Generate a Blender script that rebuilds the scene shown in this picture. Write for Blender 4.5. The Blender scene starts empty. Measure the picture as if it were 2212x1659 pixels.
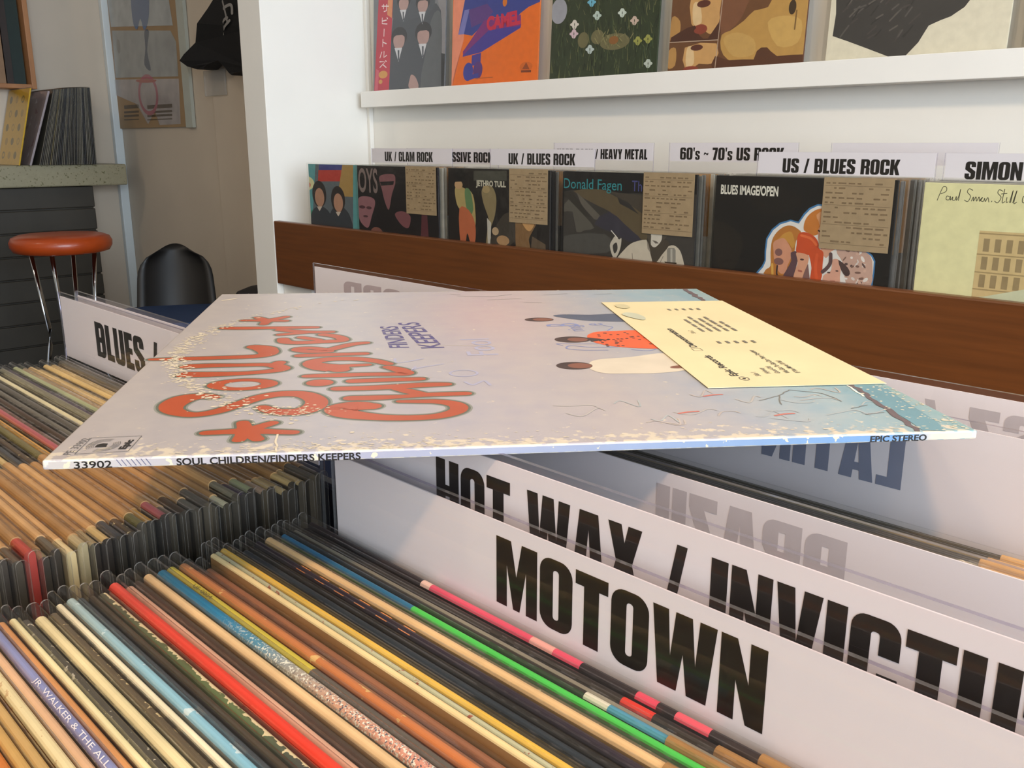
import bpy, math, random
from mathutils import Vector, Matrix, noise
from mathutils.geometry import tessellate_polygon

random.seed(7)
SC = bpy.context.scene
COL = SC.collection
EYE = 1.04            # camera height above the shop floor; heights below are relative to the eye

# ------------------------------------------------------------------ camera
R = [[0.699362, 0.180666, -0.691558],
     [0.714767, -0.176103, 0.676828],
     [0.000494, -0.967651, -0.252294]]
FPX, CX, CY = 1985.0, 1106.0, 829.5
cam_d = bpy.data.cameras.new('camera'); cam = bpy.data.objects.new('camera', cam_d); COL.objects.link(cam)
cam_d.sensor_fit = 'HORIZONTAL'; cam_d.sensor_width = 36.0; cam_d.lens = FPX / 2212.0 * 36.0
cam_d.clip_start = 0.01
rt = Vector((R[0][0], R[1][0], R[2][0])); up = -Vector((R[0][1], R[1][1], R[2][1])); bk = -Vector((R[0][2], R[1][2], R[2][2]))
mw = Matrix.Identity(4)
for i in range(3):
    mw[i][0], mw[i][1], mw[i][2] = rt[i], up[i], bk[i]
mw[2][3] = EYE
cam.matrix_world = mw
SC.camera = cam

# ------------------------------------------------------------------ world, lamps, exposure
world = bpy.data.worlds.new('world'); SC.world = world; world.use_nodes = True
bgn = world.node_tree.nodes['Background']
bgn.inputs[0].default_value = (0.62, 0.74, 1.0, 1); bgn.inputs[1].default_value = 0.30

def area(name, loc, target, size, power, color, size_y=None, spread=None):
    d = bpy.data.lights.new(name, 'AREA'); d.energy = power; d.color = color; d.size = size
    if size_y: d.shape = 'RECTANGLE'; d.size_y = size_y
    if spread: d.spread = spread
    o = bpy.data.objects.new(name, d); COL.objects.link(o)
    o.location = (loc[0], loc[1], loc[2] + EYE)
    v = Vector((target[0] - loc[0], target[1] - loc[1], target[2] - loc[2]))
    o.rotation_euler = v.to_track_quat('-Z', 'Y').to_euler()
    return o
def spot(name, loc, target, power, color, angle=80, radius=0.05, blend=0.6):
    d = bpy.data.lights.new(name, 'SPOT'); d.energy = power; d.color = color; d.spot_size = math.radians(angle)
    d.spot_blend = blend; d.shadow_soft_size = radius
    o = bpy.data.objects.new(name, d); COL.objects.link(o)
    o.location = (loc[0], loc[1], loc[2] + EYE)
    v = Vector((target[0] - loc[0], target[1] - loc[1], target[2] - loc[2]))
    o.rotation_euler = v.to_track_quat('-Z', 'Y').to_euler()
    return o
WARM = (1.0, 0.83, 0.63)
area('shop_window_daylight', (2.95, -0.30, 0.50), (-1.0, 0.2, 0.3), 3.0, 235, (0.74, 0.86, 1.0), 1.6)
area('shop_front_daylight', (1.9, -2.5, 0.45), (-0.1, 0.3, -0.1), 1.8, 11, (0.80, 0.88, 1.0), 1.4)
spot('ceiling_spot_near', (0.38, -0.42, 1.28), (0.0, 0.16, -0.15), 60, (1.0, 0.60, 0.32), 62, 0.07)
spot('ceiling_spot_mid', (-0.60, -0.25, 1.45), (-0.7, 1.45, -0.15), 27, (1.0, 0.76, 0.50), 90, 0.08)
spot('ceiling_spot_right', (0.50, -0.05, 1.45), (0.0, 1.5, -0.1), 25, (1.0, 0.76, 0.50), 90, 0.08)
spot('ceiling_spot_left', (-1.50, -0.10, 1.45), (-1.7, 1.5, -0.1), 20, (1.0, 0.84, 0.66), 90, 0.08)
spot('ceiling_spot_lounge', (-3.1, -0.7, 1.45), (-4.0, 1.5, -0.1), 19, (1.0, 0.80, 0.60), 110, 0.10)

SC.view_settings.view_transform = 'Standard'; SC.view_settings.look = 'None'
SC.view_settings.gamma = 1.0; SC.view_settings.use_curve_mapping = False
SC.view_settings.exposure = 0.0
SC.cycles.transparent_max_bounces = 48

# ------------------------------------------------------------------ helpers
def at(px, py, axis, val):
    """point of the photograph's pixel on the plane x/y/z = val (eye-relative metres)"""
    d = ((px - CX), (py - CY), FPX)
    w = [R[i][0] * d[0] + R[i][1] * d[1] + R[i][2] * d[2] for i in range(3)]
    k = val / w[axis]
    return Vector((w[0] * k, w[1] * k, w[2] * k))

def lin(h):
    h = h.lstrip('#')
    out = []
    for i in (0, 2, 4):
        c = int(h[i:i + 2], 16) / 255.0
        out.append(c / 12.92 if c <= 0.04045 else ((c + 0.055) / 1.055) ** 2.4)
    return (out[0], out[1], out[2], 1.0)

_mats = {}
def newmat(name):
    m = bpy.data.materials.new(name); m.use_nodes = True
    return m, m.node_tree, m.node_tree.nodes['Principled BSDF']

def M(name, col, rough=0.5, var=0.12, scale=30.0, metal=0.0, coat=0.0, bump=0.0, stretch=None, spec=0.5):
    key = (name, col, rough, var, scale, metal, coat, bump, stretch)
    if key in _mats: return _mats[key]
    m, nt, b = newmat(name)
    c = lin(col)
    b.inputs['Roughness'].default_value = rough; b.inputs['Metallic'].default_value = metal
    b.inputs['Coat Weight'].default_value = coat; b.inputs['Coat Roughness'].default_value = 0.12
    b.inputs['Specular IOR Level'].default_value = spec
    if var > 0 or bump > 0:
        tc = nt.nodes.new('ShaderNodeTexCoord'); mp = nt.nodes.new('ShaderNodeMapping')
        nt.links.new(tc.outputs['Object'], mp.inputs[0])
        if stretch: mp.inputs['Scale'].default_value = stretch
        n = nt.nodes.new('ShaderNodeTexNoise'); n.inputs['Scale'].default_value = scale; n.inputs['Detail'].default_value = 5
        nt.links.new(mp.outputs[0], n.inputs[0])
        r = nt.nodes.new('ShaderNodeValToRGB')
        r.color_ramp.elements[0].position = 0.3; r.color_ramp.elements[1].position = 0.7
        lo = tuple(max(0, x * (1 - var)) for x in c[:3]); hi = tuple(min(1, x * (1 + var)) for x in c[:3])
        r.color_ramp.elements[0].color = (*lo, 1); r.color_ramp.elements[1].color = (*hi, 1)
        nt.links.new(n.outputs[0], r.inputs[0]); nt.links.new(r.outputs[0], b.inputs['Base Color'])
        if bump > 0:
            bp = nt.nodes.new('ShaderNodeBump'); bp.inputs['Strength'].default_value = bump; bp.inputs['Distance'].default_value = 0.002
            nt.links.new(n.outputs[0], bp.inputs['Height']); nt.links.new(bp.outputs[0], b.inputs['Normal'])
    else:
        b.inputs['Base Color'].default_value = c
    _mats[key] = m
    return m

def ink(col, rough=0.45):
    return M('printed_ink', col, rough, 0.06, 60)

def plastic(name='clear_plastic', tint=(1, 1, 1), rough=0.08, haze=0.02, bump=0.25, ior=1.46):
    key = (name, tint, rough, haze, bump, ior)
    if key in _mats: return _mats[key]
    m = bpy.data.materials.new(name); m.use_nodes = True; nt = m.node_tree
    for n in list(nt.nodes): nt.nodes.remove(n)
    out = nt.nodes.new('ShaderNodeOutputMaterial')
    tr = nt.nodes.new('ShaderNodeBsdfTransparent'); tr.inputs[0].default_value = (*tint, 1)
    gl = nt.nodes.new('ShaderNodeBsdfGlossy'); gl.inputs['Roughness'].default_value = rough
    df = nt.nodes.new('ShaderNodeBsdfDiffuse'); df.inputs[0].default_value = (0.75, 0.74, 0.72, 1)
    # thin film: the same reflectance from both sides (Schlick)
    ge = nt.nodes.new('ShaderNodeNewGeometry'); dt = nt.nodes.new('ShaderNodeVectorMath'); dt.operation = 'DOT_PRODUCT'
    nt.links.new(ge.outputs['Normal'], dt.inputs[0]); nt.links.new(ge.outputs['Incoming'], dt.inputs[1])
    def mth(op, a, b=None):
        n_ = nt.nodes.new('ShaderNodeMath'); n_.operation = op
        for i_, q in enumerate((a, b)):
            if q is None: continue
            if isinstance(q, (int, float)): n_.inputs[i_].default_value = q
            else: nt.links.new(q, n_.inputs[i_])
        return n_.outputs[0]
    r0 = ((ior-1)/(ior+1))**2
    sch = mth('ADD', mth('MULTIPLY', mth('POWER', mth('SUBTRACT', 1.0, mth('ABSOLUTE', dt.outputs['Value'])), 5.0), 1-r0), r0)
    mx = nt.nodes.new('ShaderNodeMixShader'); mx2 = nt.nodes.new('ShaderNodeMixShader')
    mx2.inputs[0].default_value = haze
    nt.links.new(tr.outputs[0], mx2.inputs[1]); nt.links.new(df.outputs[0], mx2.inputs[2])
    nt.links.new(sch, mx.inputs[0]); nt.links.new(mx2.outputs[0], mx.inputs[1]); nt.links.new(gl.outputs[0], mx.inputs[2])
    if bump:
        tc = nt.nodes.new('ShaderNodeTexCoord'); n = nt.nodes.new('ShaderNodeTexNoise'); n.inputs['Scale'].default_value = 28
        n.inputs['Detail'].default_value = 3
        bp = nt.nodes.new('ShaderNodeBump'); bp.inputs['Strength'].default_value = bump; bp.inputs['Distance'].default_value = 0.004
        nt.links.new(tc.outputs['Object'], n.inputs[0]); nt.links.new(n.outputs[0], bp.inputs['Height'])
        nt.links.new(bp.outputs[0], gl.inputs['Normal'])
    nt.links.new(mx.outputs[0], out.inputs[0])
    _mats[key] = m
    return m

def ramp_mat(name, stops, speck=None, rough=0.4, axis=0, span=0.315, var=0.10, chip=None, interp='LINEAR'):
    """colour that changes along the jacket (a printed design); speck = (colour, scale, threshold, from, to); chip = worn cardboard"""
    m, nt, b = newmat(name)
    N, L = nt.nodes, nt.links
    tc = N.new('ShaderNodeTexCoord'); sx = N.new('ShaderNodeSeparateXYZ'); L.new(tc.outputs['Object'], sx.inputs[0])
    mu = N.new('ShaderNodeMath'); mu.operation = 'DIVIDE'; mu.inputs[1].default_value = span; L.new(sx.outputs[axis], mu.inputs[0])
    r = N.new('ShaderNodeValToRGB'); cr = r.color_ramp; cr.interpolation = interp
    while len(cr.elements) > 1: cr.elements.remove(cr.elements[-1])
    cr.elements[0].position = stops[0][0]; cr.elements[0].color = lin(stops[0][1])
    for p, c in stops[1:]:
        e = cr.elements.new(p); e.color = lin(c)
    L.new(mu.outputs[0], r.inputs[0])
    last = r.outputs[0]
    n0 = N.new('ShaderNodeTexNoise'); n0.inputs['Scale'].default_value = 60; n0.inputs['Detail'].default_value = 5; L.new(tc.outputs['Object'], n0.inputs[0])
    def mixc(fac, a, bcol):
        mx = N.new('ShaderNodeMix'); mx.data_type = 'RGBA'
        L.new(fac, mx.inputs[0]); L.new(a, mx.inputs[6])
        if isinstance(bcol, tuple): mx.inputs[7].default_value = bcol
        else: L.new(bcol, mx.inputs[7])
        return mx.outputs[2]
    hv = N.new('ShaderNodeHueSaturation'); vr = N.new('ShaderNodeMapRange')
    vr.inputs['To Min'].default_value = 1 - var; vr.inputs['To Max'].default_value = 1 + var
    L.new(n0.outputs[0], vr.inputs[0]); L.new(vr.outputs[0], hv.inputs['Value']); L.new(last, hv.inputs['Color']); last = hv.outputs[0]
    for sp in (speck or []):
        col, sc, th, f0, f1 = sp
        n = N.new('ShaderNodeTexNoise'); n.inputs['Scale'].default_value = sc; n.inputs['Detail'].default_value = 2; L.new(tc.outputs['Object'], n.inputs[0])
        g = N.new('ShaderNodeMath'); g.operation = 'GREATER_THAN'; g.inputs[1].default_value = th; L.new(n.outputs[0], g.inputs[0])
        w = N.new('ShaderNodeMapRange'); w.inputs['From Min'].default_value = f0; w.inputs['From Max'].default_value = f1; L.new(mu.outputs[0], w.inputs[0])
        p = N.new('ShaderNodeMath'); p.operation = 'MULTIPLY'; L.new(g.outputs[0], p.inputs[0]); L.new(w.outputs[0], p.inputs[1])
        last = mixc(p.outputs[0], last, lin(col))
    if chip:
        col, sc, th = chip[:3]; ky = chip[3] if len(chip) > 3 else 0.0        # ky: worn along one edge of the spine
        n = N.new('ShaderNodeTexNoise'); n.inputs['Scale'].default_value = sc; n.inputs['Detail'].default_value = 4; L.new(tc.outputs['Object'], n.inputs[0])
        ed = N.new('ShaderNodeMath'); ed.operation = 'MULTIPLY_ADD'; ed.inputs[1].default_value = ky; L.new(sx.outputs[1], ed.inputs[0]); L.new(n.outputs[0], ed.inputs[2])
        g = N.new('ShaderNodeMath'); g.operation = 'GREATER_THAN'; g.inputs[1].default_value = th; L.new(ed.outputs[0], g.inputs[0])
        last = mixc(g.outputs[0], last, lin(col))
    L.new(last, b.inputs['Base Color']); b.inputs['Roughness'].default_value = rough
    return m

def mesh(name, verts, faces, mats, parent=None, fmat=None, loc=None, smooth=False):
    me = bpy.data.meshes.new(name); me.from_pydata([tuple(v) for v in verts], [], faces)
    if not isinstance(mats, (list, tuple)): mats = [mats]
    for m in mats: me.materials.append(m)
    if fmat:
        for p, k in zip(me.polygons, fmat): p.material_index = k
    if smooth:
        for p in me.polygons: p.use_smooth = True
    me.update()
    o = bpy.data.objects.new(name, me); COL.objects.link(o)
    if parent: o.parent = parent
    if loc is not None: o.location = loc
    return o

class Geo:
    """collects shapes of one part"""
    def __init__(s): s.v = []; s.f = []; s.m = []
    def add(s, vs, fs, mi=0):
        k = len(s.v); s.v += [tuple(v) for v in vs]
        for f in fs: s.f.append([i + k for i in f]); s.m.append(mi)
    def box(s, x0, x1, y0, y1, z0, z1, mi=0):
        s.add([(x0,y0,z0),(x1,y0,z0),(x1,y1,z0),(x0,y1,z0),(x0,y0,z1),(x1,y0,z1),(x1,y1,z1),(x0,y1,z1)],
              [(0,3,2,1),(4,5,6,7),(0,1,5,4),(1,2,6,5),(2,3,7,6),(3,0,4,7)], mi)
    def tube(s, pts, rad, n=10, mi=0):
        pts = [Vector(p) for p in pts]; k = len(s.v)
        for i, p in enumerate(pts):
            t = (pts[min(i+1, len(pts)-1)] - pts[max(i-1, 0)]).normalized()
            a = t.cross(Vector((0,0,1)));
            if a.length < 1e-3: a = t.cross(Vector((1,0,0)))
            a.normalize(); b = t.cross(a)
            rr = rad[i] if isinstance(rad, (list, tuple)) else rad
            for j in range(n):
                an = 2*math.pi*j/n; s.v.append(tuple(p + a*math.cos(an)*rr + b*math.sin(an)*rr))
        for i in range(len(pts)-1):
            for j in range(n):
                s.f.append([k+i*n+j, k+i*n+(j+1)%n, k+(i+1)*n+(j+1)%n, k+(i+1)*n+j]); s.m.append(mi)
        s.f.append([k+j for j in range(n)][::-1]); s.m.append(mi)
        s.f.append([k+(len(pts)-1)*n+j for j in range(n)]); s.m.append(mi)
    def lathe(s, prof, n=40, mi=0, c=(0,0,0)):
        k = len(s.v)
        for r, z in prof:
            for j in range(n):
                a = 2*math.pi*j/n; s.v.append((c[0]+r*math.cos(a), c[1]+r*math.sin(a), c[2]+z))
        for i in range(len(prof)-1):
            for j in range(n):
                s.f.append([k+i*n+j, k+i*n+(j+1)%n, k+(i+1)*n+(j+1)%n, k+(i+1)*n+j]); s.m.append(mi)
    def prism(s, loop, f, mi=0):
        """loop of 2D points; f(p, t) -> 3D with t = 0 back, 1 front"""
        n = len(loop); k = len(s.v)
        for t in (0, 1): s.v += [tuple(f(p, t)) for p in loop]
        tri = tessellate_polygon([[Vector((p[0], p[1], 0)) for p in loop]])
        for t in tri:
            s.f.append([k+i for i in t]); s.m.append(mi); s.f.append([k+n+i for i in reversed(t)]); s.m.append(mi)
        for i in range(n): s.f.append([k+i, k+(i+1)%n, k+n+(i+1)%n, k+n+i]); s.m.append(mi)
    def build(s, name, mats, parent=None, loc=None, smooth=False, bevel=0, seg=2):
        o = mesh(name, s.v, s.f, mats, parent, s.m, loc, smooth)
        if bevel:
            md = o.modifiers.new('bevel', 'BEVEL'); md.width = bevel; md.segments = seg; md.limit_method = 'ANGLE'; md.angle_limit = math.radians(40)
        return o

def tag(o, label, cat, group=None):
    o['label'] = label; o['category'] = cat
    if group: o['group'] = group
    return o
def thing(name, label, cat, loc, group=None, rot=None):
    o = bpy.data.objects.new(name, None); COL.objects.link(o); o.empty_display_size = 0.05
    o.location = (loc[0], loc[1], loc[2] + EYE)
    if rot: o.rotation_euler = rot
    return tag(o, label, cat, group)
def struct(name, geo, mats, bevel=0):
    o = geo.build(name, mats, None, (0, 0, EYE), bevel=bevel); o['kind'] = 'structure'
    return o

# ---- flat printing -------------------------------------------------------------
def arc(cx, cy, rx, ry, a0, a1, n=8):
    return [(cx + rx*math.cos(math.radians(a0+(a1-a0)*i/n)), cy + ry*math.sin(math.radians(a0+(a1-a0)*i/n))) for i in range(n+1)]
def rrect(x0, y0, x1, y1, r):
    return (arc(x1-r, y1-r, r, r, 0, 90, 6) + arc(x0+r, y1-r, r, r, 90, 180, 6) + arc(x0+r, y0+r, r, r, 180, 270, 6) + arc(x1-r, y0+r, r, r, 270, 360, 6))
def topring(x0, x1, yb, yt, st=.23, sv=.16, r=.17):
    ri = .035; yb1 = yb
    return [(x0, yb)] + arc(x0+r, yt-r, r, r, 180, 90, 6) + arc(x1-r, yt-r, r, r, 90, 0, 6) + [(x1, yb), (x1-st, yb)] + \
        arc(x1-st-ri, yt-sv-ri, ri, ri, 0, 90, 4) + arc(x0+st+ri, yt-sv-ri, ri, ri, 90, 180, 4) + [(x0+st, yb1)]
def botring(x0, x1, yt, yb, **k):
    return [(x, -y) for x, y in topring(x0, x1, -yt, -yb, **k)]
def rc(x0, y0, x1, y1): return [(x0, y0), (x1, y0), (x1, y1), (x0, y1)]
_W = .56
def _D(x1=_W): return [(0,0)] + arc(x1-.2, .2, .2, .2, -90, 0, 6) + arc(x1-.2, .8, .2, .2, 0, 90, 6) + [(0,1)]
GLYPH = {
 'O': (_W, [[rrect(0,0,_W,1,.2), rrect(.23,.15,.33,.85,.045)]]),
 '0': (_W, [[rrect(0,0,_W,1,.2), rrect(.23,.15,.33,.85,.045)]]),
 'C': (_W, [[topring(0,_W,.6,1)], [botring(0,_W,.4,0)], [rc(0,.4,.23,.6)]]),
 'G': (_W, [[topring(0,_W,.62,1)], [botring(0,_W,.4,0)], [rc(0,.4,.23,.62)], [rc(.30,.4,_W,.53)]]),
 'S': (.54, [[topring(0,.54,.68,1)], [botring(0,.54,.33,0)], [[(0,.68),(.23,.68),(.54,.44),(.54,.33),(.31,.33),(0,.56)]]]),
 'U': (_W, [[botring(0,_W,1,0)]]),
 'D': (_W, [[_D(), rrect(.23,.16,.33,.84,.03)]]),
 'B': (_W, [[_D(), rc(.23,.16,.33,.43), rc(.23,.58,.33,.84)]]),
 'P': (.54, [[[(0,0),(.23,0),(.23,.36)] + arc(.54-.18,.54,.18,.18,-90,0,6) + arc(.54-.18,.82,.18,.18,0,90,6) + [(0,1)], rc(.23,.52,.32,.84)]]),
 'R': (_W, [[[(0,0),(.23,0),(.23,.42),(.33,.42),(.33,0),(_W,0),(_W,.4),(.5,.5),(_W,.6)] + arc(_W-.18,.82,.18,.18,0,90,6) + [(0,1)], rc(.23,.57,.33,.84)]]),
 'I': (.24, [[rc(0,0,.24,1)]]), 'L': (.42, [[[(0,0),(.42,0),(.42,.19),(.24,.19),(.24,1),(0,1)]]]),
 'E': (.43, [[[(0,0),(.43,0),(.43,.19),(.24,.19),(.24,.42),(.4,.42),(.4,.59),(.24,.59),(.24,.81),(.43,.81),(.43,1),(0,1)]]]),
 'T': (.52, [[[(0,1),(.52,1),(.52,.81),(.38,.81),(.38,0),(.14,0),(.14,.81),(0,.81)]]]),
 'H': (_W, [[[(0,0),(.23,0),(.23,.42),(.33,.42),(.33,0),(_W,0),(_W,1),(.33,1),(.33,.6),(.23,.6),(.23,1),(0,1)]]]),
 'M': (.76, [[[(0,0),(0,1),(.28,1),(.38,.5),(.48,1),(.76,1),(.76,0),(.56,0),(.56,.62),(.44,0),(.32,0),(.2,.62),(.2,0)]]]),
 'N': (_W, [[[(0,0),(0,1),(.2,1),(.36,.5),(.36,1),(_W,1),(_W,0),(.35,0),(.2,.5),(.2,0)]]]),
 'W': (.86, [[[(0,1),(.1,0),(.36,0),(.43,.5),(.5,0),(.76,0),(.86,1),(.64,1),(.6,.42),(.54,1),(.32,1),(.26,.42),(.22,1)]]]),
 'A': (.6, [[[(0,0),(.13,1),(.47,1),(.6,0),(.37,0),(.355,.17),(.245,.17),(.23,0)], [(.26,.33),(.34,.33),(.30,.75)]]]),
 'X': (.58, [[[(0,0),(.15,.5),(0,1),(.23,1),(.29,.76),(.35,1),(.58,1),(.43,.5),(.58,0),(.35,0),(.29,.26),(.23,0)]]]),
 'V': (.58, [[[(0,1),(.14,0),(.44,0),(.58,1),(.35,1),(.29,.38),(.23,1)]]]),
 'Y': (.58, [[[(0,1),(.17,.42),(.17,0),(.41,0),(.41,.42),(.58,1),(.35,1),(.29,.66),(.23,1)]]]),
 'K': (.59, [[[(0,0),(0,1),(.23,1),(.23,.6),(.35,1),(.58,1),(.42,.54),(.59,0),(.36,0),(.23,.42),(.23,0)]]]),
 'Z': (.48, [[[(0,0),(0,.2),(.23,.8),(.02,.8),(.02,1),(.48,1),(.48,.8),(.25,.2),(.48,.2),(.48,0)]]]),
 '/': (.36, [[[(0,0),(.2,1),(.36,1),(.16,0)]]]),
 "'": (.16, [[[(0,1),(.16,1),(.12,.68),(.04,.68)]]]),
 '~': (.42, [[[(0,.40),(.07,.40),(.12,.48),(.2,.46),(.3,.38),(.4,.42),(.42,.58),(.35,.58),(.32,.52),(.25,.53),(.13,.62),(.03,.58)]]]),
 '6': (_W, [[rrect(0,0,_W,.64,.17), rrect(.23,.14,.33,.5,.03)], [topring(0,_W,.72,1)], [rc(0,.3,.23,.8)]]),
 '7': (.48, [[[(0,1),(.48,1),(.48,.82),(.31,0),(.07,0),(.25,.8),(0,.8)]]]),
}
GLYPH['s'] = (.42, [[[(x*.78, y*.74) for x, y in l] for l in sh] for sh in GLYPH['S'][1]])

def spline(pts, n=8, closed=False):
    P = [Vector((p[0], p[1])) for p in pts]; out = []
    m = len(P); rng = m if closed else m - 1
    for i in range(rng):
        if closed: p0, p1, p2, p3 = P[(i-1)%m], P[i], P[(i+1)%m], P[(i+2)%m]
        else: p0, p1, p2, p3 = P[max(i-1,0)], P[i], P[i+1], P[min(i+2,m-1)]
        for k in range(n):
            t = k/n
            out.append(0.5*((2*p1)+(p2-p0)*t+(2*p0-5*p1+4*p2-p3)*t*t+(3*p1-p0-3*p2+p3)*t**3))
    if not closed: out.append(P[-1])
    return out

class Print:
    """flat ink on a surface; (a, b) in metres, later layers lie a hair above earlier ones"""
    def __init__(s, to3, step=0.00003, base=0.00008):
        s.to3 = to3; s.v = []; s.f = []; s.m = []; s.mats = []; s.layer = base; s.step = step; s.auto = 0.000006
    def mi(s, m):
        if m not in s.mats: s.mats.append(m)
        return s.mats.index(m)
    def up(s): s.layer += s.step
    def loops(s, loops, m):
        s.layer += s.auto
        k = len(s.v); flat = [p for l in loops for p in l]
        tri = tessellate_polygon([[Vector((p[0], p[1], 0)) for p in l] for l in loops])
        s.v += [tuple(s.to3(p[0], p[1], s.layer)) for p in flat]
        for t in tri: s.f.append([k+i for i in t]); s.m.append(s.mi(m))
    def poly(s, pts, m, smooth=0):
        if smooth: pts = [tuple(p) for p in spline(pts, smooth, True)]
        s.loops([pts], m)
    def rect(s, x0, y0, x1, y1, m): s.loops([rc(x0, y0, x1, y1)], m)
    def ell(s, cx, cy, rx, ry, m, rot=0, n=28, hole=0):
        c, q = math.cos(math.radians(rot)), math.sin(math.radians(rot))
        def ring(k): return [(cx + k*rx*math.cos(t)*c - k*ry*math.sin(t)*q, cy + k*rx*math.cos(t)*q + k*ry*math.sin(t)*c) for t in [2*math.pi*i/n for i in range(n)]]
        s.loops([ring(1)] + ([ring(hole)] if hole else []), m)
    def ribbon(s, pts, w, m, n=8, cap=True, closed=False):
        s.layer += s.auto; au, s.auto = s.auto, 0
        P = spline(pts, n, closed) if n else [Vector(p) for p in pts]
        if closed: P = P + [P[0]]
        L = len(P); ws = w if isinstance(w, (list, tuple)) else [w]
        def wid(i):
            f = i/(L-1)*(len(ws)-1) if len(ws) > 1 else 0
            a = int(f); b = min(a+1, len(ws)-1); return ws[a]+(ws[b]-ws[a])*(f-a)
        k = len(s.v); vs = []
        for i, p in enumerate(P):
            t = P[min(i+1,L-1)] - P[max(i-1,0)]
            if t.length < 1e-9: t = Vector((1,0))
            t.normalize(); nn = Vector((-t.y, t.x))*wid(i)/2
            vs += [p+nn, p-nn]
        s.v += [tuple(s.to3(v.x, v.y, s.layer)) for v in vs]
        for i in range(L-1): s.f.append([k+2*i, k+2*i+1, k+2*i+3, k+2*i+2]); s.m.append(s.mi(m))
        if cap and not closed:
            for idx, sg in ((0,-1),(L-1,1)):
                p = P[idx]; t = (P[min(idx+1,L-1)]-P[max(idx-1,0)]); ang = math.degrees(math.atan2(t.y*sg, t.x*sg)); r = wid(idx)/2
                s.loops([arc(p.x, p.y, r, r, ang-90, ang+90, 8)], m)
        s.auto = au
    def block(s, txt, x0, x1, y0, h, m, track=.05, mirror=False):
        """heavy condensed capitals between x0 and x1"""
        def w(c): return .26 if c == ' ' else GLYPH[c][0]
        tot = sum(w(c) for c in txt) + track*(len(txt)-1)
        kx = (x1-x0)/tot; x = 0
        for c in txt:
            if c != ' ':
                for sh in GLYPH[c][1]:
                    ls = [[((x1-(x+px)*kx) if mirror else (x0+(x+px)*kx), y0+py*h) for px, py in l] for l in sh]
                    s.loops(ls, m)
            x += w(c)+track
    def text(s, txt, x, y, h, m, sx=1.0, bold=0.0, rot=0, width=None, shear=0, align='LEFT'):
        """ordinary lettering; h = cap height, rot in degrees, width fits the line"""
        s.layer += s.auto
        cu = bpy.data.curves.new('t', 'FONT'); cu.body = txt; cu.size = h/0.70; cu.offset = bold; cu.shear = shear; cu.resolution_u = 4
        cu.fill_mode = 'FRONT'
        ob = bpy.data.objects.new('t', cu); me = bpy.data.meshes.new_from_object(ob)
        if len(me.vertices):
            xs = [v.co.x for v in me.vertices]
            if width: sx = width/(max(xs)-min(xs))
            ox = min(xs)
            if align == 'CENTER': ox = (min(xs)+max(xs))/2
            c, q = math.cos(math.radians(rot)), math.sin(math.radians(rot)); k = len(s.v)
            for v in me.vertices:
                a, b = (v.co.x-ox)*sx, v.co.y
                s.v.append(tuple(s.to3(x+a*c-b*q, y+a*q+b*c, s.layer)))
            for p in me.polygons: s.f.append([k+i for i in p.vertices]); s.m.append(s.mi(m))
        bpy.data.objects.remove(ob); bpy.data.curves.remove(cu); bpy.data.meshes.remove(me)
    def build(s, name, parent, label=None):
        if not s.f: return None
        o = mesh(name, s.v, s.f, s.mats, parent, s.m)
        if label: o['label'] = label
        return o

# ------------------------------------------------------------------ common materials
PL = plastic('clear_sleeve_plastic', (0.98, 0.98, 0.97), 0.10, 0.008, 0.45, 1.42)
PLR = plastic('sleeve_rim_plastic', (0.93, 0.92, 0.90), 0.15, 0.22, 0.3, 1.45)
PLF = plastic('clear_divider_plastic', (0.99, 0.99, 0.995), 0.03, 0.006, 0.05, 1.40)
PLE = plastic('divider_plastic_edge', (0.55, 0.50, 0.66), 0.12, 0.10, 0.4)
PAPER = M('white_label_paper', '#e0dadb', 0.6, 0.02, 8)
BLACK = ink('#17130f', 0.35)
KRAFT = M('kraft_slip_paper', '#b98f5c', 0.6, 0.10, 60)
KRAFTS = [KRAFT, M('kraft_slip_paper', '#a87f4e', 0.6, 0.10, 60), M('kraft_slip_paper', '#c49a66', 0.6, 0.10, 60), M('kraft_slip_paper', '#9c7444', 0.6, 0.12, 60)]
KRAFTP = M('kraft_slip_print', '#6d5230', 0.6, 0.1, 60)
CARD = M('grey_cardboard', '#a39480', 0.7, 0.1, 60)

# ------------------------------------------------------------------ the room shell
WALL = M('white_wall_paint', '#e9e4da', 0.55, 0.02, 5)
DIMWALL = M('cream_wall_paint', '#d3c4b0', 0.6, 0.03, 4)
XP, YB, YF = -2.342, 1.70, 1.351      # partition face, back wall, rail front
g = Geo(); g.box(XP, 2.6, YB, YB+0.1, -EYE, 1.6); struct('wall_back', g, WALL)
g = Geo(); g.box(-2.458, XP, YF, YB+0.1, -EYE, 1.6); struct('wall_partition', g, WALL, 0.002)
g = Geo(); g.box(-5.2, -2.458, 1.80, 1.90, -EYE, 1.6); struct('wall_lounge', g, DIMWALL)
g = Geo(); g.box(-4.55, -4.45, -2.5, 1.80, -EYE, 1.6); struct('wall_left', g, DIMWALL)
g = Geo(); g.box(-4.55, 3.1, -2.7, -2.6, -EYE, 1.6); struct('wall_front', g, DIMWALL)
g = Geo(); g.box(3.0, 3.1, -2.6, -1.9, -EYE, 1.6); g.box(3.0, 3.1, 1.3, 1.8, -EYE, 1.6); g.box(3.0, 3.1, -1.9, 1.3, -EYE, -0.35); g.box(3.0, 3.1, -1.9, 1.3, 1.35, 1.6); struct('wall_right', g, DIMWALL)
g = Geo()
for yy in (-1.9, -0.32, 1.26): g.box(3.03, 3.07, yy, yy+0.04, -0.35, 1.35)
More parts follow.
